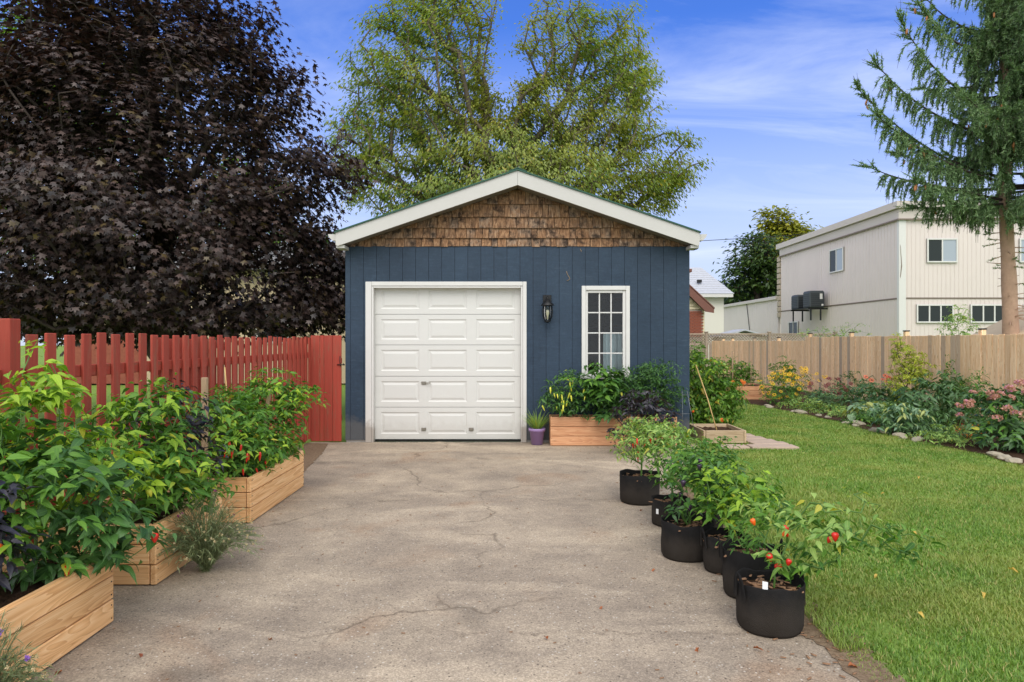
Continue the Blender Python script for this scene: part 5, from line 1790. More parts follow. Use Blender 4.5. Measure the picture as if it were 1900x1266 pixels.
PG = "pine planters along the red fence"
planter("planter_box", "nearest pine planter box at the bottom left corner", -2.88, -2.11, 2.2, 3.617, 0.37, PINE, group=PG)
planter("planter_box", "middle pine planter box behind the grey green bush", -2.88, -2.165, 4.15, 5.10, 0.37, PINE, group=PG)
planter("planter_box", "farthest pine planter box along the red fence, nearest the gate", -2.86, -2.13, 5.57, 6.99, 0.372, PINE, group=PG)
planter("planter_box", "reddish plank planter against the blue garage wall", 0.545, 2.34, 9.68, 10.02, 0.41, PINE2, th=0.03)
planter("garden_bed", "low empty wooden bed of bare soil at the garage corner", 2.78, 3.40, 9.90, 10.73, 0.19, PINE3, 1, th=0.03)
planter("garden_bed", "low wooden raised bed in front of the tan fence, far end of lawn", 5.67, 6.62, 17.3, 18.6, 0.34, PINE2, 3, th=0.03)

# peppers in the pine planters
PP = "pepper plants in the pine planters"
LF = dict(group=PP)
plant("pepper_plant", "bright green pepper plant at the left edge, nearest planter", "plant", (-2.62, 3.05, 0.32),
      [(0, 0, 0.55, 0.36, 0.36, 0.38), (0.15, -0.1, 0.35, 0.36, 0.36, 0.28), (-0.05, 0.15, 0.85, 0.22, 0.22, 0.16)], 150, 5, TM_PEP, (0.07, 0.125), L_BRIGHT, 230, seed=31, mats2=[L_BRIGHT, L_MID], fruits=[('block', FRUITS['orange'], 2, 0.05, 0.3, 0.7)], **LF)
plant("pepper_plant", "dark purple black leaved pepper plant in the nearest planter", "plant", (-2.38, 2.98, 0.32),
      [(0.05, 0.0, 0.42, 0.22, 0.2, 0.16), (0.08, -0.02, 0.25, 0.2, 0.18, 0.14)], 48, 4, TM_PEP, (0.07, 0.115), L_BLACK, 150, seed=32, stem=STEMP, fruits=[('block', FRUITS['orange'], 2, 0.045, 0.2, 0.8)], **LF)
plant("pepper_plant", "leafy green pepper plant spilling over the nearest planter's far end", "plant", (-2.35, 3.42, 0.32),
      [(0.05, 0, 0.42, 0.36, 0.3, 0.30), (0.28, 0.02, 0.18, 0.26, 0.22, 0.2), (-0.15, 0.05, 0.62, 0.3, 0.28, 0.22), (0.12, -0.05, 0.05, 0.25, 0.2, 0.12)], 160, 5, TM_PEP, (0.075, 0.13), L_MID, 260, seed=33, fruits=[('block', FRUITS['red'], 2, 0.04, 0.1, 0.6), ('block', FRUITS['green'], 3, 0.045, 0.1, 0.6)], mats2=[L_MID, L_DEEP], **LF)
plant("pepper_plant", "tall lime tipped pepper plant reaching up before the red pickets", "plant", (-2.62, 3.75, 0.2),
      [(0, 0, 0.75, 0.34, 0.3, 0.36), (0.05, 0, 1.05, 0.16, 0.16, 0.14), (0.02, 0, 1.28, 0.05, 0.05, 0.16), (0.2, 0.1, 0.55, 0.35, 0.3, 0.3)], 130, 5, TM_PEP, (0.07, 0.125), L_BRIGHT, 220, seed=34, **LF)
plant("pepper_plant", "bright green pepper plant in the middle planter's near end", "plant", (-2.45, 4.45, 0.32),
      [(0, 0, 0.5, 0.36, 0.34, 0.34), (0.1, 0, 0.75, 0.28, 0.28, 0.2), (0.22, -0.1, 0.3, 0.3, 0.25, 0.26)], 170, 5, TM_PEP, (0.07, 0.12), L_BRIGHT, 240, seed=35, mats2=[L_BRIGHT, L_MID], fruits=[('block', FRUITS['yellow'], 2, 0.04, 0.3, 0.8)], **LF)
plant("pepper_plant", "dark leaved pepper plant beside the pale stake, middle planter", "plant", (-2.45, 4.95, 0.32),
      [(0, 0, 0.6, 0.30, 0.26, 0.28), (0.12, 0, 0.42, 0.28, 0.24, 0.24)], 110, 4, TM_PEP, (0.06, 0.105), L_DEEP, 180, seed=36, stem=STEMP, mats2=[L_DEEP, L_BLACK], **LF)
plant("pepper_plant", "green pepper plant with red chillies in the farthest pine planter", "plant", (-2.42, 5.85, 0.32),
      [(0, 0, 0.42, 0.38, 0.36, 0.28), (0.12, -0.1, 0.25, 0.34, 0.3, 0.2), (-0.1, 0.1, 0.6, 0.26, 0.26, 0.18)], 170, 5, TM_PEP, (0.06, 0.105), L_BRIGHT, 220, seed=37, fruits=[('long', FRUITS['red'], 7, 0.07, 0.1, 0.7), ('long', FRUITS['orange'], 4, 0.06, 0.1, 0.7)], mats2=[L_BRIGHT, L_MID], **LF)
plant("pepper_plant", "leafy pepper plant at the middle of the farthest pine planter", "plant", (-2.5, 6.35, 0.32),
      [(0, 0, 0.45, 0.34, 0.32, 0.32), (-0.1, 0, 0.62, 0.24, 0.24, 0.2)], 130, 5, TM_PEP, (0.06, 0.10), L_MID, 150, seed=38, **LF)
plant("pepper_plant", "tall pepper plant leaning right over the far planter's end", "plant", (-2.4, 6.72, 0.32),
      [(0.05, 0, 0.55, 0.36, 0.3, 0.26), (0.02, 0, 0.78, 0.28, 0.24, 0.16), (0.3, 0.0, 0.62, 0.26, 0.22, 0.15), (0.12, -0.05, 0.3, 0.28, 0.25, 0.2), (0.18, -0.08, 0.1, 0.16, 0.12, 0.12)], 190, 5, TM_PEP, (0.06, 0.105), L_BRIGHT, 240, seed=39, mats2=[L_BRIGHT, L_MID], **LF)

plant("pepper_plant", "low green pepper plant hanging over the middle planter's front board", "plant", (-2.28, 4.72, 0.32),
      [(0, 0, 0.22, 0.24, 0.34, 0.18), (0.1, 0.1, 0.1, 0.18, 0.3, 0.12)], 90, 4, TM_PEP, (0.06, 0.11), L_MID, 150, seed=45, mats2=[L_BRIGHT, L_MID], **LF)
plant("pepper_plant", "low bright pepper plant hanging over the farthest planter's front board", "plant", (-2.26, 6.25, 0.32),
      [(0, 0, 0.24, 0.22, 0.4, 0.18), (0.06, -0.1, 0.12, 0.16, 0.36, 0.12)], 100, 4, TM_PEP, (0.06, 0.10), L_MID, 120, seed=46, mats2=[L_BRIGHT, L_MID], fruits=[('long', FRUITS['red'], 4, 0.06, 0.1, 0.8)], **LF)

# stakes among them
for (x_, y_, z0, z1, w, lab, lean) in ((-2.44, 5.42, 0.0, 1.20, 0.042, "pale wooden stake standing among plants before the red fence", 0.0), (-2.37, 6.55, 0.3, 1.03, 0.034, "short brown stake leaning right among the far planter's peppers", 0.12)):
    o = vboard("garden_stake", w, z1 - z0, w, STAKE, x_, y_, z0, None, facing='y', tilt=lean)
    tag(o, lab, "stake", "stakes among the peppers")
V, T = polytube([(-2.72, 6.5, 0.3), (-2.70, 6.5, 0.8), (-2.735, 6.5, 1.24)], 0.006, 6)
o = npobj("bamboo_cane", V, T, BAMBOO, origin=(-2.72, 6.5, 0.3))
tag(o, "thin orange cane against the red fence", "cane")


# wispy flowering bushes by the drive
def wispy(label, base, rad, hgt, n, petal, nflow, seed):
    rg = np.random.default_rng(seed)
    t = thing("flowering_bush", base, label, "plant")
    b = np.array(base)
    A, B = [], []
    LP, LD = [], []
    tips_ = []
    for k_ in range(n):
        az = rg.uniform(0, 6.28)
        rr = rad * math.sqrt(rg.uniform(0.02, 1))
        top = np.array([rr * math.cos(az), rr * math.sin(az) * 0.8, hgt * (1.05 - 0.75 * (rr / rad) ** 2) * rg.uniform(0.6, 1.05)])
        pts = [b + top * f + np.array([0, 0, hgt * 0.25 * math.sin(f * math.pi)]) * (0.7) for f in np.linspace(0, 1, 6)]
        for p_, q_ in zip(pts, pts[1:]):
            A.append(p_); B.append(q_)
            for w in range(3):
                LP.append(p_ + (q_ - p_) * rg.uniform())
                LD.append(unit(q_ - p_) + rg.normal(0, 0.6, 3))
        tips_.append(pts[-1])
    V, T = tubes(np.array(A), np.array(B), 0.0016, 0.0013, 3)
    npobj("stem", V, T, L_GREYG, t)
    LP, LD = np.array(LP), np.array(LD)
    V, T, uv = scatter(TM_BLADE, LP, LD, rg.normal(0, 0.5, LP.shape) + np.array([0, 0, 1.0]), rg.uniform(0.025, 0.055, len(LP)))
    npobj("foliage", V, T, L_GREYG, t, uv)['kind'] = 'stuff'
    tm = tmpl_diamond(0.5)
    fl_ = []
    for mat_, cnt_, s_ in ((F_WHT, n // 3, 0.010), (petal, nflow, 0.016)):
        V, T, uv = scatter(tm, rg.normal(0, 0.002, (14, 3)), unit(rg.normal(0, 1, (14, 3))), rg.normal(0, 1, (14, 3)), np.full(14, 1.0))
        me = mesh_np("flower", V, T, mat_, uv)
        ids = rg.choice(len(tips_), cnt_, replace=False)
        for i_ in ids:
            put("flower", me, tips_[i_], t, scale=(s_,) * 3, rot=(rg.uniform(0, 6), 0, rg.uniform(0, 6)))


wispy("grey green wispy bush with straw heads and magenta flowers beside the drive", (-1.98, 4.42, 0.0), 0.38, 0.52, 330, F_MAG, 7, 41)
wispy("low grassy bush with violet flowers in the bottom left corner", (-2.02, 2.62, 0.0), 0.25, 0.42, 200, F_VIO, 9, 42)


# fabric pots
def pot(label, x, y, d, h, seed, handles=0, tagm=False, rot=0.0):
    rg = np.random.default_rng(seed)
    t = thing("fabric_pot", (x, y, 0), label, "pot", "black fabric pots along the lawn edge")
    r_ = d / 2
    prof = [(0.0, 0.003), (r_ * 0.93, 0.004), (r_ * 0.97, 0.02), (r_ * 0.99, h * 0.35), (r_ * 0.985, h * 0.7), (r_ * 1.0, h - 0.004), (r_ * 0.995, h), (r_ * 0.965, h), (r_ * 0.96, h - 0.01), (r_ * 0.95, h * 0.7)]
    V, T = lathe(prof, 40, wob=0.03, center=(x, y, 0), seed=seed)
    ang_ = np.arctan2(V[:, 1] - y, V[:, 0] - x)
    fold = 1 + 0.010 * np.sin(11 * ang_ + seed) * np.sin(7 * ang_ + 2 * seed) - 0.012 * np.sin(V[:, 2] / h * 6.3 + seed + 2 * np.sin(2 * ang_))
    V[:, 0] = x + (V[:, 0] - x) * fold
    V[:, 1] = y + (V[:, 1] - y) * fold
    V[:, 2] += np.where(V[:, 2] > h * 0.9, 0.007 * np.sin(3 * ang_ + seed) + 0.004 * np.sin(7 * ang_), 0)
    npobj("bag", V, T, FABRIC, t, smooth=True)
    V, T = lathe([(0.0, h - 0.045), (r_ * 0.5, h - 0.05), (r_ * 0.97, h - 0.06)], 24, wob=0.03, center=(x, y, 0), seed=seed)
    npobj("soil", V, T, SOIL, t, smooth=True)
    # wood chips lying on the soil
    m = 70
    a = rg.uniform(0, 6.28, m)
    rr = r_ * 0.88 * np.sqrt(rg.uniform(0, 1, m))
    Pc = np.stack([x + rr * np.cos(a), y + rr * np.sin(a), np.full(m, h - 0.045) + rg.uniform(0, 0.012, m)], 1)
    Dc = np.stack([np.cos(a * 7), np.sin(a * 7), rg.uniform(-0.2, 0.2, m)], 1)
    bx = np.array([(-0.15, 0, 0), (0.15, 0, 0), (0.12, 1, 0), (-0.12, 1, 0), (-0.15, 0, 0.12), (0.15, 0, 0.12), (0.12, 1, 0.12), (-0.12, 1, 0.12)], float)
    bt = np.array([(4, 5, 6), (4, 6, 7), (0, 1, 5), (0, 5, 4), (1, 2, 6), (1, 6, 5), (2, 3, 7), (2, 7, 6), (3, 0, 4), (3, 4, 7)])
    V, T, uv = scatter((bx, bt, np.zeros((8, 2))), Pc, Dc, np.array([0, 0, 1.0]) + rg.normal(0, 0.15, (m, 3)), rg.uniform(0.015, 0.05, m))
    npobj("mulch", V, T, CHIP, t)['kind'] = 'stuff'
    for q in range(handles):
        aa = rot + q * math.pi
        ca, sa = math.cos(aa), math.sin(aa)
        pts = []
        for f in np.linspace(0, 1, 9):
            w = (f - 0.5) * 0.075
            zz_ = h - 0.075 + 0.12 * math.sin(f * math.pi) ** 0.6
            o_ = 0.008 + 0.012 * math.sin(f * math.pi)
            pts.append(((r_ + o_) * ca - w * sa + x, (r_ + o_) * sa + w * ca + y, zz_))
        P_ = np.array(pts)
        tn = np.gradient(P_, axis=0)
        nrm = np.array([ca, sa, 0])
        V, T = [], []
        wd = unit(np.cross(tn, nrm)) * 0.0
        side = unit(np.cross(unit(tn), nrm))
        for i_, p_ in enumerate(P_):
            for (sw, st) in ((-1, -1), (1, -1), (1, 1), (-1, 1)):
                V.append(p_ + side[i_] * sw * 0.013 + nrm * st * 0.002)
        for i_ in range(len(P_) - 1):
            for k_ in range(4):
                k2 = (k_ + 1) % 4
                T += [(4 * i_ + k_, 4 * i_ + k2, 4 * i_ + 4 + k2), (4 * i_ + k_, 4 * i_ + 4 + k2, 4 * i_ + 4 + k_)]
        npobj("handle", np.array(V), np.array(T), FABRIC, t)
    if tagm:
        put("plant_tag", boxmesh(0.028, 0.002, 0.055, TAG, 0), (x - 0.05, y - r_ * 0.45, h - 0.015), t, rot=(R(-28), R(12), 0))
    return t


pot("nearest black fabric pot with chilli plant sprawling over the lawn", 1.345, 3.57, 0.345, 0.245, 51, 2, True, rot=0.3)
pot("second nearest black fabric pot with tall strap handles", 1.405, 4.03, 0.32, 0.275, 52, 2, rot=3.0)
pot("black fabric pot with a slack side handle, third from the camera", 1.40, 4.46, 0.30, 0.225, 53, 1, rot=3.3)
pot("wide black fabric pot standing farthest onto the drive, plant with purple fruit", 1.215, 4.74, 0.355, 0.25, 54)
pot("black fabric pot half hidden between the wide pot and the lawn", 1.44, 5.15, 0.30, 0.235, 55)
pot("black fabric pot with white tag, second from the far end", 1.285, 5.55, 0.30, 0.215, 56)
pot("farthest black fabric pot, its light green chilli bush by the drive", 1.185, 6.34, 0.375, 0.265, 57)
put("care_tag", boxmesh(0.02, 0.003, 0.04, TAG, 0), (1.155, 5.425, 0.135), bpy.data.objects.get("fabric_pot.005"), rot=(0, 0, R(-40)))

PT = "plants in the black fabric pots"
plant("chilli_plant", "sprawling chilli plant with red fruit leaning right over the lawn", "plant", (1.37, 3.57, 0.2),
      [(0.05, 0.02, 0.22, 0.14, 0.14, 0.12), (0.25, 0.05, 0.30, 0.22, 0.2, 0.13), (0.52, 0.1, 0.26, 0.22, 0.2, 0.12), (0.42, 0.08, 0.42, 0.18, 0.16, 0.08), (0.78, 0.12, 0.20, 0.14, 0.14, 0.09, 0.8), (-0.15, -0.03, 0.14, 0.08, 0.06, 0.06, 0.7), (0.2, 0.1, 0.1, 0.2, 0.16, 0.1), (0.05, 0.1, 0.36, 0.16, 0.16, 0.1)], 150, 3, TM_PEP, (0.045, 0.09), L_PALE, 240, PT, seed=61, fruits=[('block', FRUITS['red'], 9, 0.034, 0.15, 0.8), ('block', FRUITS['orange'], 2, 0.034, 0.15, 0.8), ('block', FRUITS['green'], 3, 0.03, 0.3, 0.9)], mats2=[L_PALE, L_MID], bf=0.2, rmax=0.006, rstem=0.0016)
plant("chilli_plant", "small slender leaved plant in the strap handled pot", "plant", (1.37, 3.98, 0.23), [(0, 0, 0.13, 0.09, 0.08, 0.10)], 26, 4, TM_LONG, (0.05, 0.075), L_MID, 80, PT, seed=62)
plant("pepper_plant", "lush bright green pepper plant rising behind the nearest pots", "plant", (1.42, 4.46, 0.18),
      [(0.02, 0, 0.38, 0.24, 0.22, 0.17), (0.1, 0, 0.24, 0.22, 0.2, 0.14), (0.2, 0.05, 0.32, 0.18, 0.18, 0.12), (-0.08, 0, 0.28, 0.16, 0.14, 0.12)], 105, 4, TM_PEP, (0.06, 0.105), L_MID, 240, PT, seed=63, mats2=[L_BRIGHT, L_MID])
plant("pepper_plant", "green pepper plant with purple fruit in the wide pot", "plant", (1.23, 4.74, 0.2),
      [(0.02, 0, 0.36, 0.22, 0.2, 0.16), (0.18, 0.05, 0.40, 0.24, 0.2, 0.14), (0, -0.02, 0.14, 0.12, 0.1, 0.1), (-0.03, 0, 0.5, 0.14, 0.14, 0.06)], 100, 4, TM_PEP, (0.05, 0.09), L_DEEP, 240, PT, seed=64, fruits=[('block', FRUITS['purple'], 9, 0.036, 0.3, 0.95)], mats2=[L_MID, L_DEEP])
plant("pepper_plant", "mid green pepper plant overlapping the half hidden pot", "plant", (1.45, 5.15, 0.18),
      [(0.0, 0, 0.36, 0.26, 0.22, 0.16), (0.08, 0, 0.5, 0.18, 0.16, 0.1)], 85, 4, TM_PEP, (0.05, 0.09), L_MID, 160, PT, seed=65, fruits=[('block', FRUITS['purple'], 4, 0.036, 0.3, 0.95)])
plant("chilli_plant", "bushy green chilli plant in the white tagged pot", "plant", (1.30, 5.55, 0.17),
      [(0.0, 0, 0.36, 0.26, 0.22, 0.16), (0.05, 0, 0.2, 0.18, 0.16, 0.1), (-0.02, 0, 0.48, 0.2, 0.18, 0.1)], 110, 4, TM_PEP, (0.045, 0.08), L_MID, 160, PT, seed=66, mats2=[L_PALE, L_MID])
plant("chilli_plant", "light green fine leaved chilli bush in the farthest pot", "plant", (1.20, 6.34, 0.22),
      [(0.0, 0, 0.40, 0.28, 0.26, 0.15), (0.16, 0.05, 0.44, 0.30, 0.26, 0.15), (0.34, 0.1, 0.36, 0.24, 0.22, 0.16), (-0.1, 0, 0.28, 0.18, 0.18, 0.12)], 210, 6, TM_LONG, (0.045, 0.08), L_PALE, 160, PT, seed=67, fruits=[('long', FRUITS['red'], 8, 0.055, 0.1, 0.8)], stem=STEM)

# planter by the garage wall
PW = "plants against the garage wall"
plant("chilli_plant", "pepper bush hung with yellow chillies, beside the garage door", "plant", (0.80, 9.82, 0.36),
      [(0.0, -0.05, 0.46, 0.34, 0.22, 0.28), (-0.14, -0.1, 0.28, 0.28, 0.2, 0.2), (0.1, -0.05, 0.12, 0.22, 0.18, 0.14)], 190, 4, TM_LONG, (0.07, 0.115), L_MID, 150, PW, seed=71, fruits=[('long', FRUITS['yellow'], 18, 0.085, 0.1, 0.95)], mats2=[L_MID, L_DEEP])
plant("pepper_plant", "large leaved bell pepper plant under the window", "plant", (1.28, 9.80, 0.36),
      [(0.0, -0.08, 0.62, 0.34, 0.24, 0.26), (0.12, -0.08, 0.36, 0.34, 0.24, 0.26), (-0.1, -0.05, 0.34, 0.24, 0.2, 0.22), (0.1, -0.16, 0.05, 0.22, 0.15, 0.14)], 150, 4, TM_PEP, (0.10, 0.17), L_DEEP, 240, PW, seed=72, mats2=[L_MID, L_DEEP])
plant("tomato_plant", "dark tomato plant sprawling on the blue wall right of the window", "plant", (1.95, 9.84, 0.36),
      [(-0.05, -0.06, 0.55, 0.46, 0.2, 0.3), (0.15, -0.06, 0.68, 0.34, 0.18, 0.2), (-0.3, -0.1, 0.35, 0.34, 0.2, 0.26), (0.3, -0.05, 0.40, 0.26, 0.16, 0.24)], 300, 6, TM_LONG, (0.06, 0.10), L_DEEP, 100, PW, seed=73)
plant("pepper_plant", "bush of purple black leaves before the wall planter", "plant", (1.72, 9.1, 0.0),
      [(0.05, 0, 0.52, 0.42, 0.28, 0.22), (0.0, 0, 0.75, 0.26, 0.2, 0.14), (-0.2, -0.1, 0.28, 0.28, 0.22, 0.18), (0.25, 0, 0.42, 0.22, 0.2, 0.18)], 170, 4, TM_PEP, (0.07, 0.12), L_BLACK, 220, PW, seed=74, stem=STEMP, mats2=[L_BLACK])
# wire cage
cg = []
for (xa, xb) in ((2.36, 2.43), (2.56, 2.50)):
    cg.append(polytube([(xa + 0.08, 9.75, 0.0), (xb, 9.75, 0.78)], 0.004, 5))
cg.append(polytube([(2.40, 9.75, 0.45), (2.54, 9.75, 0.45)], 0.004, 5))
cg.append(polytube([(2.41, 9.75, 0.72), (2.52, 9.75, 0.72)], 0.004, 5))
V, T = join(cg)
o = npobj("plant_cage", V, T, WIRE, origin=(2.45, 9.75, 0))
tag(o, "thin wire plant support at the garage's right corner", "plant support")
# lilac pot with herb
lp = thing("flower_pot", (0.36, 9.83, 0), "lilac plastic flower pot beside the garage door", "pot")
V, T = lathe([(0, 0.004), (0.082, 0.004), (0.105, 0.19), (0.118, 0.192), (0.122, 0.235), (0.112, 0.237), (0.105, 0.19)], 24, center=(0.36, 9.83, 0))
npobj("pot", V, T, PURPLE, lp, smooth=False)
V, T = lathe([(0, 0.21), (0.06, 0.21), (0.108, 0.205)], 16, center=(0.36, 9.83, 0))
npobj("soil", V, T, SOIL, lp)


def tuft(name, label, cat, base, rad, hgt, n, mat, seed, wid=0.10, group=None, lname="foliage"):
    rg = np.random.default_rng(seed)
    t = thing(name, base, label, cat, group)
    az = rg.uniform(0, 6.28, n)
    ln = hgt * rg.uniform(0.5, 1.15, n)
    out = rad / hgt * rg.uniform(0.1, 1.1, n)
    P = np.array(base) + np.stack([np.cos(az), np.sin(az), np.zeros(n)], 1) * rad * 0.25 * rg.uniform(0, 1, n)[:, None]
    D = np.stack([np.cos(az) * out, np.sin(az) * out, np.ones(n)], 1)
    N = np.stack([-np.cos(az), -np.sin(az), np.full(n, 0.6)], 1)
    V, T, uv = scatter(tmpl_ovate(wid, 5, 0.2, 0.35, 0.7), P, D, N, ln)
    npobj(lname, V, T, mat, t, uv)['kind'] = 'stuff'
    return t


tuft("herb_plant", "wispy green herb growing in the lilac pot", "plant", (0.36, 9.83, 0.2), 0.22, 0.32, 150, L_PALE, 81, 0.035)

# tomatoes by the garage's right wall and in the far bed
plant("tomato_plant", "big bushy tomato plant at the garage's right corner", "plant", (3.12, 11.55, 0.0),
      [(0.0, 0, 0.55, 0.52, 0.5, 0.45), (-0.05, -0.1, 0.98, 0.44, 0.42, 0.34), (0.32, -0.1, 0.45, 0.42, 0.4, 0.42), (0.1, -0.35, 0.3, 0.5, 0.32, 0.3), (-0.15, 0, 1.22, 0.26, 0.3, 0.16), (0.45, -0.2, 0.6, 0.3, 0.3, 0.35)], 640, 6, TM_PEP, (0.07, 0.12), L_TOM, 220, seed=82, fruits=[('tom', FRUITS['tomato'], 5, 0.075, 0.1, 0.6), ('tom', FRUITS['orange'], 2, 0.06, 0.1, 0.6)], mats2=[L_BRIGHT, L_TOM], droop=(0.0, 0.9))
V, T = polytube([(3.05, 10.1, 0.1), (2.95, 10.3, 0.62), (2.84, 10.55, 1.12)], 0.009, 6)
o = npobj("bamboo_cane", V, T, BAMBOO, origin=(3.05, 10.1, 0.1))
tag(o, "bamboo cane leaning left out of the bare soil bed", "cane")
plant("tomato_plant", "caged tomato plant in the far raised bed", "plant", (5.75, 18.0, 0.28),
      [(0.0, 0, 0.45, 0.62, 0.4, 0.36), (0.3, 0, 0.25, 0.5, 0.35, 0.25)], 220, 5, TM_PEP, (0.08, 0.13), L_TOM, 0, seed=83, fruits=[('tom', FRUITS['tomato'], 5, 0.08, 0.2, 0.9)])
plant("vine_plant", "leafy climber at the far end of the garage side", "plant", (5.2, 19.2, 0.0), [(0.0, 0, 1.0, 0.28, 0.3, 0.55), (0.0, 0, 0.5, 0.3, 0.3, 0.4)], 130, 5, TM_PEP, (0.09, 0.14), L_TOM, 0, seed=84)
for i_, (x_, y_, z1, rr) in enumerate(((5.68, 17.6, 1.22, 0.022), (6.12, 17.5, 0.95, 0.010), (6.45, 17.6, 0.8, 0.012))):
    V, T = polytube([(x_, y_, 0.2), (x_ + 0.01, y_, z1)], rr, 6)
    o = npobj("garden_stake", V, T, STAKE, origin=(x_, y_, 0.2))
    tag(o, ["thick pale stake left in the far raised bed", "thin upright stake in the middle of the far raised bed", "short stake at the right of the far raised bed"][i_], "stake", "stakes in the far raised bed")


def flower_mesh(petal, disc, n=9, key=None):
    key = ('fl', petal.name, n)
    if key in LEAFMESH:
        return LEAFMESH[key]
    V, F, mi = [], [], []
    for k_ in range(n):
        a = 2 * math.pi * k_ / n
        for (r_, da, z_) in ((0.2, 0, 0.05), (0.7, 0.26, 0.03), (1.0, 0, -0.12), (0.7, -0.26, 0.03)):
            V.append((r_ * math.cos(a + da), r_ * math.sin(a + da), z_))
        q = 4 * k_
        F += [(q, q + 1, q + 2), (q, q + 2, q + 3)]
        mi += [0, 0]
    q = len(V)
    for k_ in range(6):
        a = math.pi * k_ / 3
        V.append((0.25 * math.cos(a), 0.25 * math.sin(a), 0.06))
    V.append((0, 0, 0.28))
    for k_ in range(6):
        F.append((q + k_, q + (k_ + 1) % 6, q + 6))
        mi.append(1)
    me = bpy.data.meshes.new("flower")
    me.from_pydata(V, [], F)
    me.materials.append(petal)
    me.materials.append(disc)
    me.polygons.foreach_set('material_index', mi)
    LEAFMESH[key] = me
    return me


def blooms(t, name, me, spots, size, rg, face=None):
    for p_ in spots:
        d = unit(np.array([rg.normal(0, 0.5), -0.7 + rg.normal(0, 0.4), 0.8]))
        q = Vector(d).to_track_quat('Z', 'Y').to_euler()
        s_ = size * rg.uniform(0.8, 1.15)
        put(name, me, p_, t, rot=q, scale=(s_,) * 3)


rgf = np.random.default_rng(91)
# black-eyed flowers
be = plant("coneflower_bush", "big clump of yellow daisies with dark centres by the fence", "plant", (6.35, 16.1, 0.0),
           [(0.0, 0, 0.42, 0.55, 0.4, 0.34), (0.35, 0.3, 0.5, 0.5, 0.4, 0.34), (-0.1, -0.2, 0.2, 0.5, 0.3, 0.2), (0.2, 0.5, 0.85, 0.32, 0.3, 0.3)], 260, 4, TM_LONG, (0.08, 0.13), L_PALE, 0, seed=92, mats2=[L_MID])
P, d = in_blobs([(6.30, 15.95, 0.46, 0.55, 0.36, 0.33), (6.75, 16.3, 0.62, 0.52, 0.3, 0.26), (7.2, 16.5, 0.62, 0.4, 0.2, 0.12)], 150, 0.8, rgf)
P = P[(d[:, 1] < 0.3) & (P[:, 2] > 0.12)]
blooms(be, "flower", flower_mesh(F_YEL, DISC), P[:85], 0.058, rgf)
# dark red flowers and coral ones
dr = plant("dahlia_plant", "low plant with dark red blooms right of the yellow daisies", "plant", (7.15, 15.2, 0.0), [(0.0, 0, 0.28, 0.6, 0.45, 0.24), (-0.3, -0.3, 0.2, 0.4, 0.35, 0.18)], 170, 4, TM_LONG, (0.08, 0.13), L_DEEP, 0, seed=93, mats2=[L_PEONY])
P, d = in_blobs([(7.0, 15.0, 0.5, 0.45, 0.3, 0.2)], 26, 0.6, rgf)
blooms(dr, "flower", flower_mesh(F_RED, DISC, 12), P, 0.055, rgf)
cr = plant("coral_flower_plant", "green mound with a few coral blooms beside the fence", "plant", (7.5, 13.9, 0.0), [(0.0, 0, 0.30, 0.6, 0.5, 0.26), (-0.4, -0.3, 0.16, 0.5, 0.4, 0.15)], 200, 4, TM_PEP, (0.08, 0.13), L_MID, 0, seed=94, mats2=[L_PEONY])
P, d = in_blobs([(7.6, 14.1, 0.72, 0.5, 0.3, 0.1)], 12, 0.3, rgf)
blooms(cr, "flower", flower_mesh(F_COR, DISC, 12), P, 0.05, rgf)
om = plant("marigold_plant", "small orange marigold at the far raised bed's left end", "plant", (5.55, 17.0, 0.25), [(0, 0, 0.12, 0.2, 0.15, 0.1)], 30, 3, TM_LONG, (0.05, 0.08), L_MID, 0, seed=95)
P, d = in_blobs([(5.6, 16.9, 0.45, 0.2, 0.1, 0.07)], 9, 0.3, rgf)
blooms(om, "flower", flower_mesh(F_ORA, F_ORA, 12), P, 0.055, rgf)

BD = "border plants along the tan fence"
plant("yellow_shrub", "upright yellow green shrub against the tan fence", "shrub", (7.75, 13.4, 0.0), [(0.0, 0, 0.7, 0.34, 0.3, 0.42), (-0.05, 0, 1.15, 0.26, 0.22, 0.3), (0.25, 0.1, 0.98, 0.28, 0.25, 0.32), (-0.2, 0, 1.5, 0.1, 0.1, 0.2)], 260, 7, TM_LONG, (0.07, 0.12), L_LIME, 0, BD, seed=101, stem=BARKG)
plant("climbing_vine", "narrow green vine twining up the tan fence", "plant", (8.35, 13.0, 0.0), [(0, 0, 0.75, 0.12, 0.12, 0.5), (0.25, -0.1, 0.55, 0.25, 0.15, 0.25)], 90, 4, TM_PEP, (0.06, 0.10), L_MID, 0, BD, seed=102)
plant("peony_plant", "taller dark green peony clump before the tan fence", "plant", (7.15, 11.55, 0.0), [(0.0, 0, 0.55, 0.62, 0.5, 0.3), (0.1, 0, 0.82, 0.45, 0.35, 0.18), (-0.2, -0.2, 0.4, 0.5, 0.4, 0.25)], 170, 6, TM_LONG, (0.10, 0.17), L_PEONY, 160, BD, seed=103, droop=(0.0, 0.6))
plant("peony_plant", "lower grey green peony clump at the lawn edge", "plant", (6.45, 11.1, 0.0), [(0.0, 0, 0.3, 0.6, 0.5, 0.24), (-0.1, -0.15, 0.15, 0.5, 0.35, 0.14)], 130, 6, TM_LONG, (0.10, 0.17), L_PEONY, 160, BD, seed=104, droop=(0.0, 0.7), mats2=[L_HOSTA, L_PEONY])
plant("hosta_plant", "blue green hosta with broad yellow edged leaves", "plant", (6.75, 12.7, 0.0), [(0, 0, 0.2, 0.5, 0.4, 0.16)], 60, 2, TM_BROAD, (0.16, 0.26), L_HOSTA, 90, BD, seed=105, droop=(0.2, 0.8))
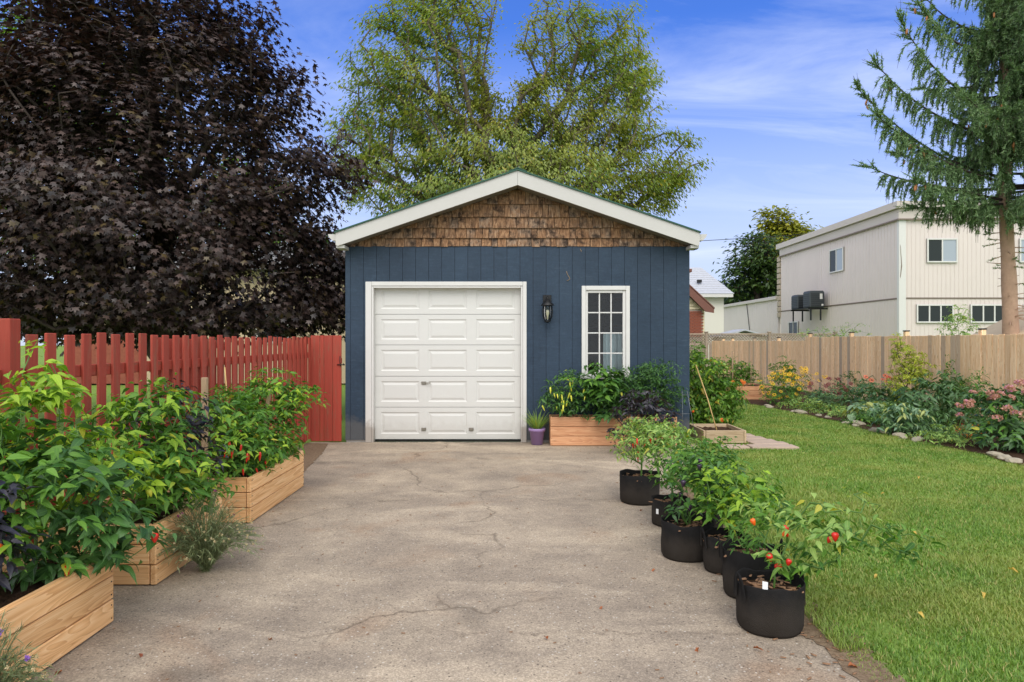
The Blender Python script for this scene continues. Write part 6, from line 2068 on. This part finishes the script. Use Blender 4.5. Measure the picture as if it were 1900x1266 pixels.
for i_, (gx_, gy_, lab_) in enumerate(((6.22, 9.95, "creeping leaves over the stones beside the hydrangea"), (6.25, 12.2, "creeping leaves over the border edge below the hosta"), (6.2, 15.0, "creeping leaves at the border edge below the dark red blooms"), (7.5, 12.6, "bushy leaves filling behind the hosta"))):
    plant("ground_cover_plant", lab_, "plant", (gx_, gy_, 0.0), [(0, 0, 0.08, 0.35, 0.55, 0.08), (0.3, 0, 0.16, 0.4, 0.5, 0.14)], 130, 4, TM_LONG, (0.06, 0.10), L_PALE, 0, BD, seed=130 + i_, mats2=[[L_PALE, L_MID, L_PALE, L_MID][i_]])
plant("ground_cover_plant", "low green leaves spreading before the bare soil and stones", "plant", (6.75, 10.7, 0.0), [(0, 0, 0.1, 0.45, 0.4, 0.1), (0.5, 0.3, 0.18, 0.5, 0.45, 0.18)], 150, 4, TM_LONG, (0.06, 0.11), L_MID, 0, BD, seed=121, mats2=[L_PEONY])
plant("phlox_plant", "mid green bushy filler between tall peony and hydrangea", "plant", (7.7, 10.9, 0.0), [(0, 0, 0.35, 0.5, 0.6, 0.3), (0.2, -0.4, 0.6, 0.4, 0.4, 0.25)], 180, 4, TM_LONG, (0.08, 0.13), L_MID, 0, BD, seed=122, mats2=[L_MID, L_DEEP])
plant("lily_plant", "leafy mound at the fence between coral flowers and yellow shrub", "plant", (7.9, 14.6, 0.0), [(0, 0, 0.35, 0.5, 0.8, 0.3), (0, 1.2, 0.45, 0.4, 0.8, 0.35)], 220, 4, TM_LONG, (0.08, 0.14), L_MID, 0, BD, seed=123, mats2=[L_PEONY])
plant("ground_cover_plant", "low mixed leafy growth at the border's middle edge", "plant", (6.4, 14.0, 0.0), [(0, 0, 0.1, 0.5, 0.9, 0.1), (0.4, -0.6, 0.12, 0.5, 0.7, 0.12)], 220, 4, TM_LONG, (0.05, 0.09), L_PALE, 0, BD, seed=106, mats2=[L_PALE])
plant("ground_cover_plant", "yellow green low leaves between hosta and peony", "plant", (7.0, 12.3, 0.0), [(0, 0, 0.2, 0.5, 0.5, 0.18)], 120, 4, TM_LONG, (0.07, 0.12), L_LIME, 0, BD, seed=107, mats2=[L_PALE])
plant("sedum_plant", "small orange tinted sedum on bare soil by the hydrangea", "plant", (7.0, 10.45, 0.0), [(0, 0, 0.12, 0.24, 0.2, 0.1)], 60, 5, TM_LONG, (0.03, 0.05), F_ORA, 0, BD, seed=108, mats2=[L_LIME, F_ORA])
plant("tall_weed_plant", "lanky stem with few leaves above the sedum", "plant", (7.9, 11.6, 0.0), [(0, 0, 0.85, 0.15, 0.1, 0.3)], 22, 2, TM_LONG, (0.09, 0.14), L_MID, 0, BD, seed=109)
plant("columbine_plant", "fine leaved plant between tall peony and fence", "plant", (8.0, 12.2, 0.0), [(0, 0, 0.45, 0.4, 0.4, 0.3)], 130, 4, TM_LONG, (0.06, 0.11), L_PEONY, 0, BD, seed=110)
hy = plant("hydrangea_bush", "hydrangea with faded pink flower heads at the right edge", "shrub", (6.85, 9.55, 0.0),
           [(0.0, 0, 0.45, 0.6, 0.48, 0.36), (0.4, 0.1, 0.52, 0.5, 0.45, 0.4), (-0.2, -0.4, 0.2, 0.5, 0.36, 0.2), (0.2, -0.5, 0.22, 0.5, 0.36, 0.22), (-0.1, 0.1, 0.72, 0.4, 0.3, 0.16)], 280, 4, TM_PEP, (0.10, 0.17), L_PEONY, 230, BD, seed=111, mats2=[L_MID, L_PEONY])
rgh = np.random.default_rng(5)
m_ = 60
Pq = unit(rgh.normal(0, 1, (m_, 3))) * np.array([1, 1, 0.6]) * rgh.uniform(0.7, 1.0, (m_, 1))
Pq[:, 2] = np.abs(Pq[:, 2]) * 0.9
V, T, uv = scatter(tmpl_diamond(0.9), Pq, unit(rgh.normal(0, 1, (m_, 3))), unit(Pq) + rgh.normal(0, 0.2, (m_, 3)), rgh.uniform(0.35, 0.6, m_))
hm = mesh_np("flower_head", V, T, F_PNK, uv)
P, d = in_blobs([(6.72, 9.35, 0.55, 0.58, 0.4, 0.34), (7.1, 9.4, 0.62, 0.5, 0.4, 0.32)], 120, 0.9, rgh)
P = P[(d[:, 1] < 0.25) & (d[:, 2] > -0.4)][:40]
for p_ in P:
    s_ = rgh.uniform(0.05, 0.08)
    put("flower_head", hm, p_, hy, rot=(rgh.uniform(-0.6, 0.3), rgh.uniform(-0.4, 0.4), rgh.uniform(0, 6)), scale=(s_,) * 3)
tuft("border_grass", "strappy dry grass clump at the foot of the yellow shrub", "plant", (8.1, 12.75, 0), 0.2, 0.9, 60, L_GREYG, 112, 0.02, BD)
plant("climber_plant", "leafy climber topping the fence before the beige wall", "plant", (13.6, 20.8, 0.0), [(0, 0, 1.9, 0.6, 0.3, 0.5), (0, 0, 2.35, 0.35, 0.25, 0.4)], 130, 4, TM_LONG, (0.10, 0.16), L_PALE, 0, seed=113)
plant("climber_plant", "thin shoots over the lattice at the beige building's corner", "plant", (10.2, 21.8, 0.0), [(0, 0, 1.75, 1.3, 0.2, 0.22), (0.6, 0, 1.95, 0.5, 0.2, 0.2)], 70, 3, TM_LONG, (0.09, 0.15), L_PALE, 0, seed=114)

# ------------------------------------------------------------------ small things lying about
tmd = tmpl_ovate(0.5, 5, 0.8, 0.5, 0.8, 0.05)
dm = mesh_np("dry_leaf", tmd[0], tmd[1], DRY, tmd[2], smooth=True)
ydm = mesh_np("dry_leaf", tmd[0], tmd[1], YDRY, tmd[2], smooth=True)
for (x_, y_) in ((0.95, 3.32), (0.46, 3.72), (0.1, 3.42), (-1.15, 3.48), (-2.0, 3.05), (-1.8, 3.3), (0.95, 4.35), (1.62, 3.2), (1.2, 3.25), (1.05, 5.9), (0.75, 2.9), (1.3, 5.05)):
    o = put("fallen_leaf", dm, (x_ + random.uniform(-0.1, 0.1), y_ + random.uniform(-0.1, 0.1), 0.012), None, rot=(random.uniform(-0.5, 0.5), random.uniform(-0.6, 0.6), random.uniform(0, 6)), scale=(random.uniform(0.03, 0.055),) * 3)
    tag(o, "curled dry brown leaf lying on the grey driveway", "leaf", "dry leaves on the driveway")
for (x_, y_) in ((2.55, 5.6), (3.1, 5.3), (2.3, 4.3), (2.75, 4.0), (3.6, 6.6), (2.2, 3.7), (4.4, 7.4), (3.2, 4.4)):
    o = put("fallen_leaf", ydm, (x_, y_, 0.022), None, rot=(random.uniform(-0.4, 0.4), random.uniform(-0.4, 0.4), random.uniform(0, 6)), scale=(random.uniform(0.035, 0.06),) * 3)
    tag(o, "small yellowed leaf fallen on the green lawn", "leaf", "yellowed leaves on the lawn")
m_ = 420
rgd = np.random.default_rng(77)
Pd = np.stack([rgd.uniform(-2.1, 1.55, m_), rgd.uniform(2.5, 9.9, m_) ** 1.0, np.full(m_, 0.003)], 1)
extra_ = np.stack([rgd.normal(1.45, 0.12, 330), rgd.uniform(2.8, 7.2, 330), np.full(330, 0.006)], 1)
Pd = np.concatenate([Pd, extra_])
ad = rgd.uniform(0, 6.28, len(Pd))
bx = np.array([(-0.14, 0, 0), (0.14, 0, 0), (0.10, 1, 0), (-0.12, 1, 0), (-0.14, 0, 0.15), (0.14, 0, 0.15), (0.10, 1, 0.15), (-0.12, 1, 0.15)], float)
bt = np.array([(4, 5, 6), (4, 6, 7), (0, 1, 5), (0, 5, 4), (1, 2, 6), (1, 6, 5), (2, 3, 7), (2, 7, 6), (3, 0, 4), (3, 4, 7)])
V, T, uv = scatter((bx, bt, np.zeros((8, 2))), Pd, np.stack([np.cos(ad), np.sin(ad), np.zeros(len(Pd))], 1), np.tile(np.array([[0, 0, 1.0]]), (len(Pd), 1)), np.concatenate([rgd.uniform(0.006, 0.022, m_), rgd.uniform(0.008, 0.034, 330)]))
o = npobj("debris", V, T, CHIP)
tag(o, "scattered bark chips and twigs along the drive", "debris", kind='stuff')
print("TRIS", sum(len(o_.data.polygons) for o_ in S.objects if o_.type == 'MESH'), "OBJS", len(S.objects))
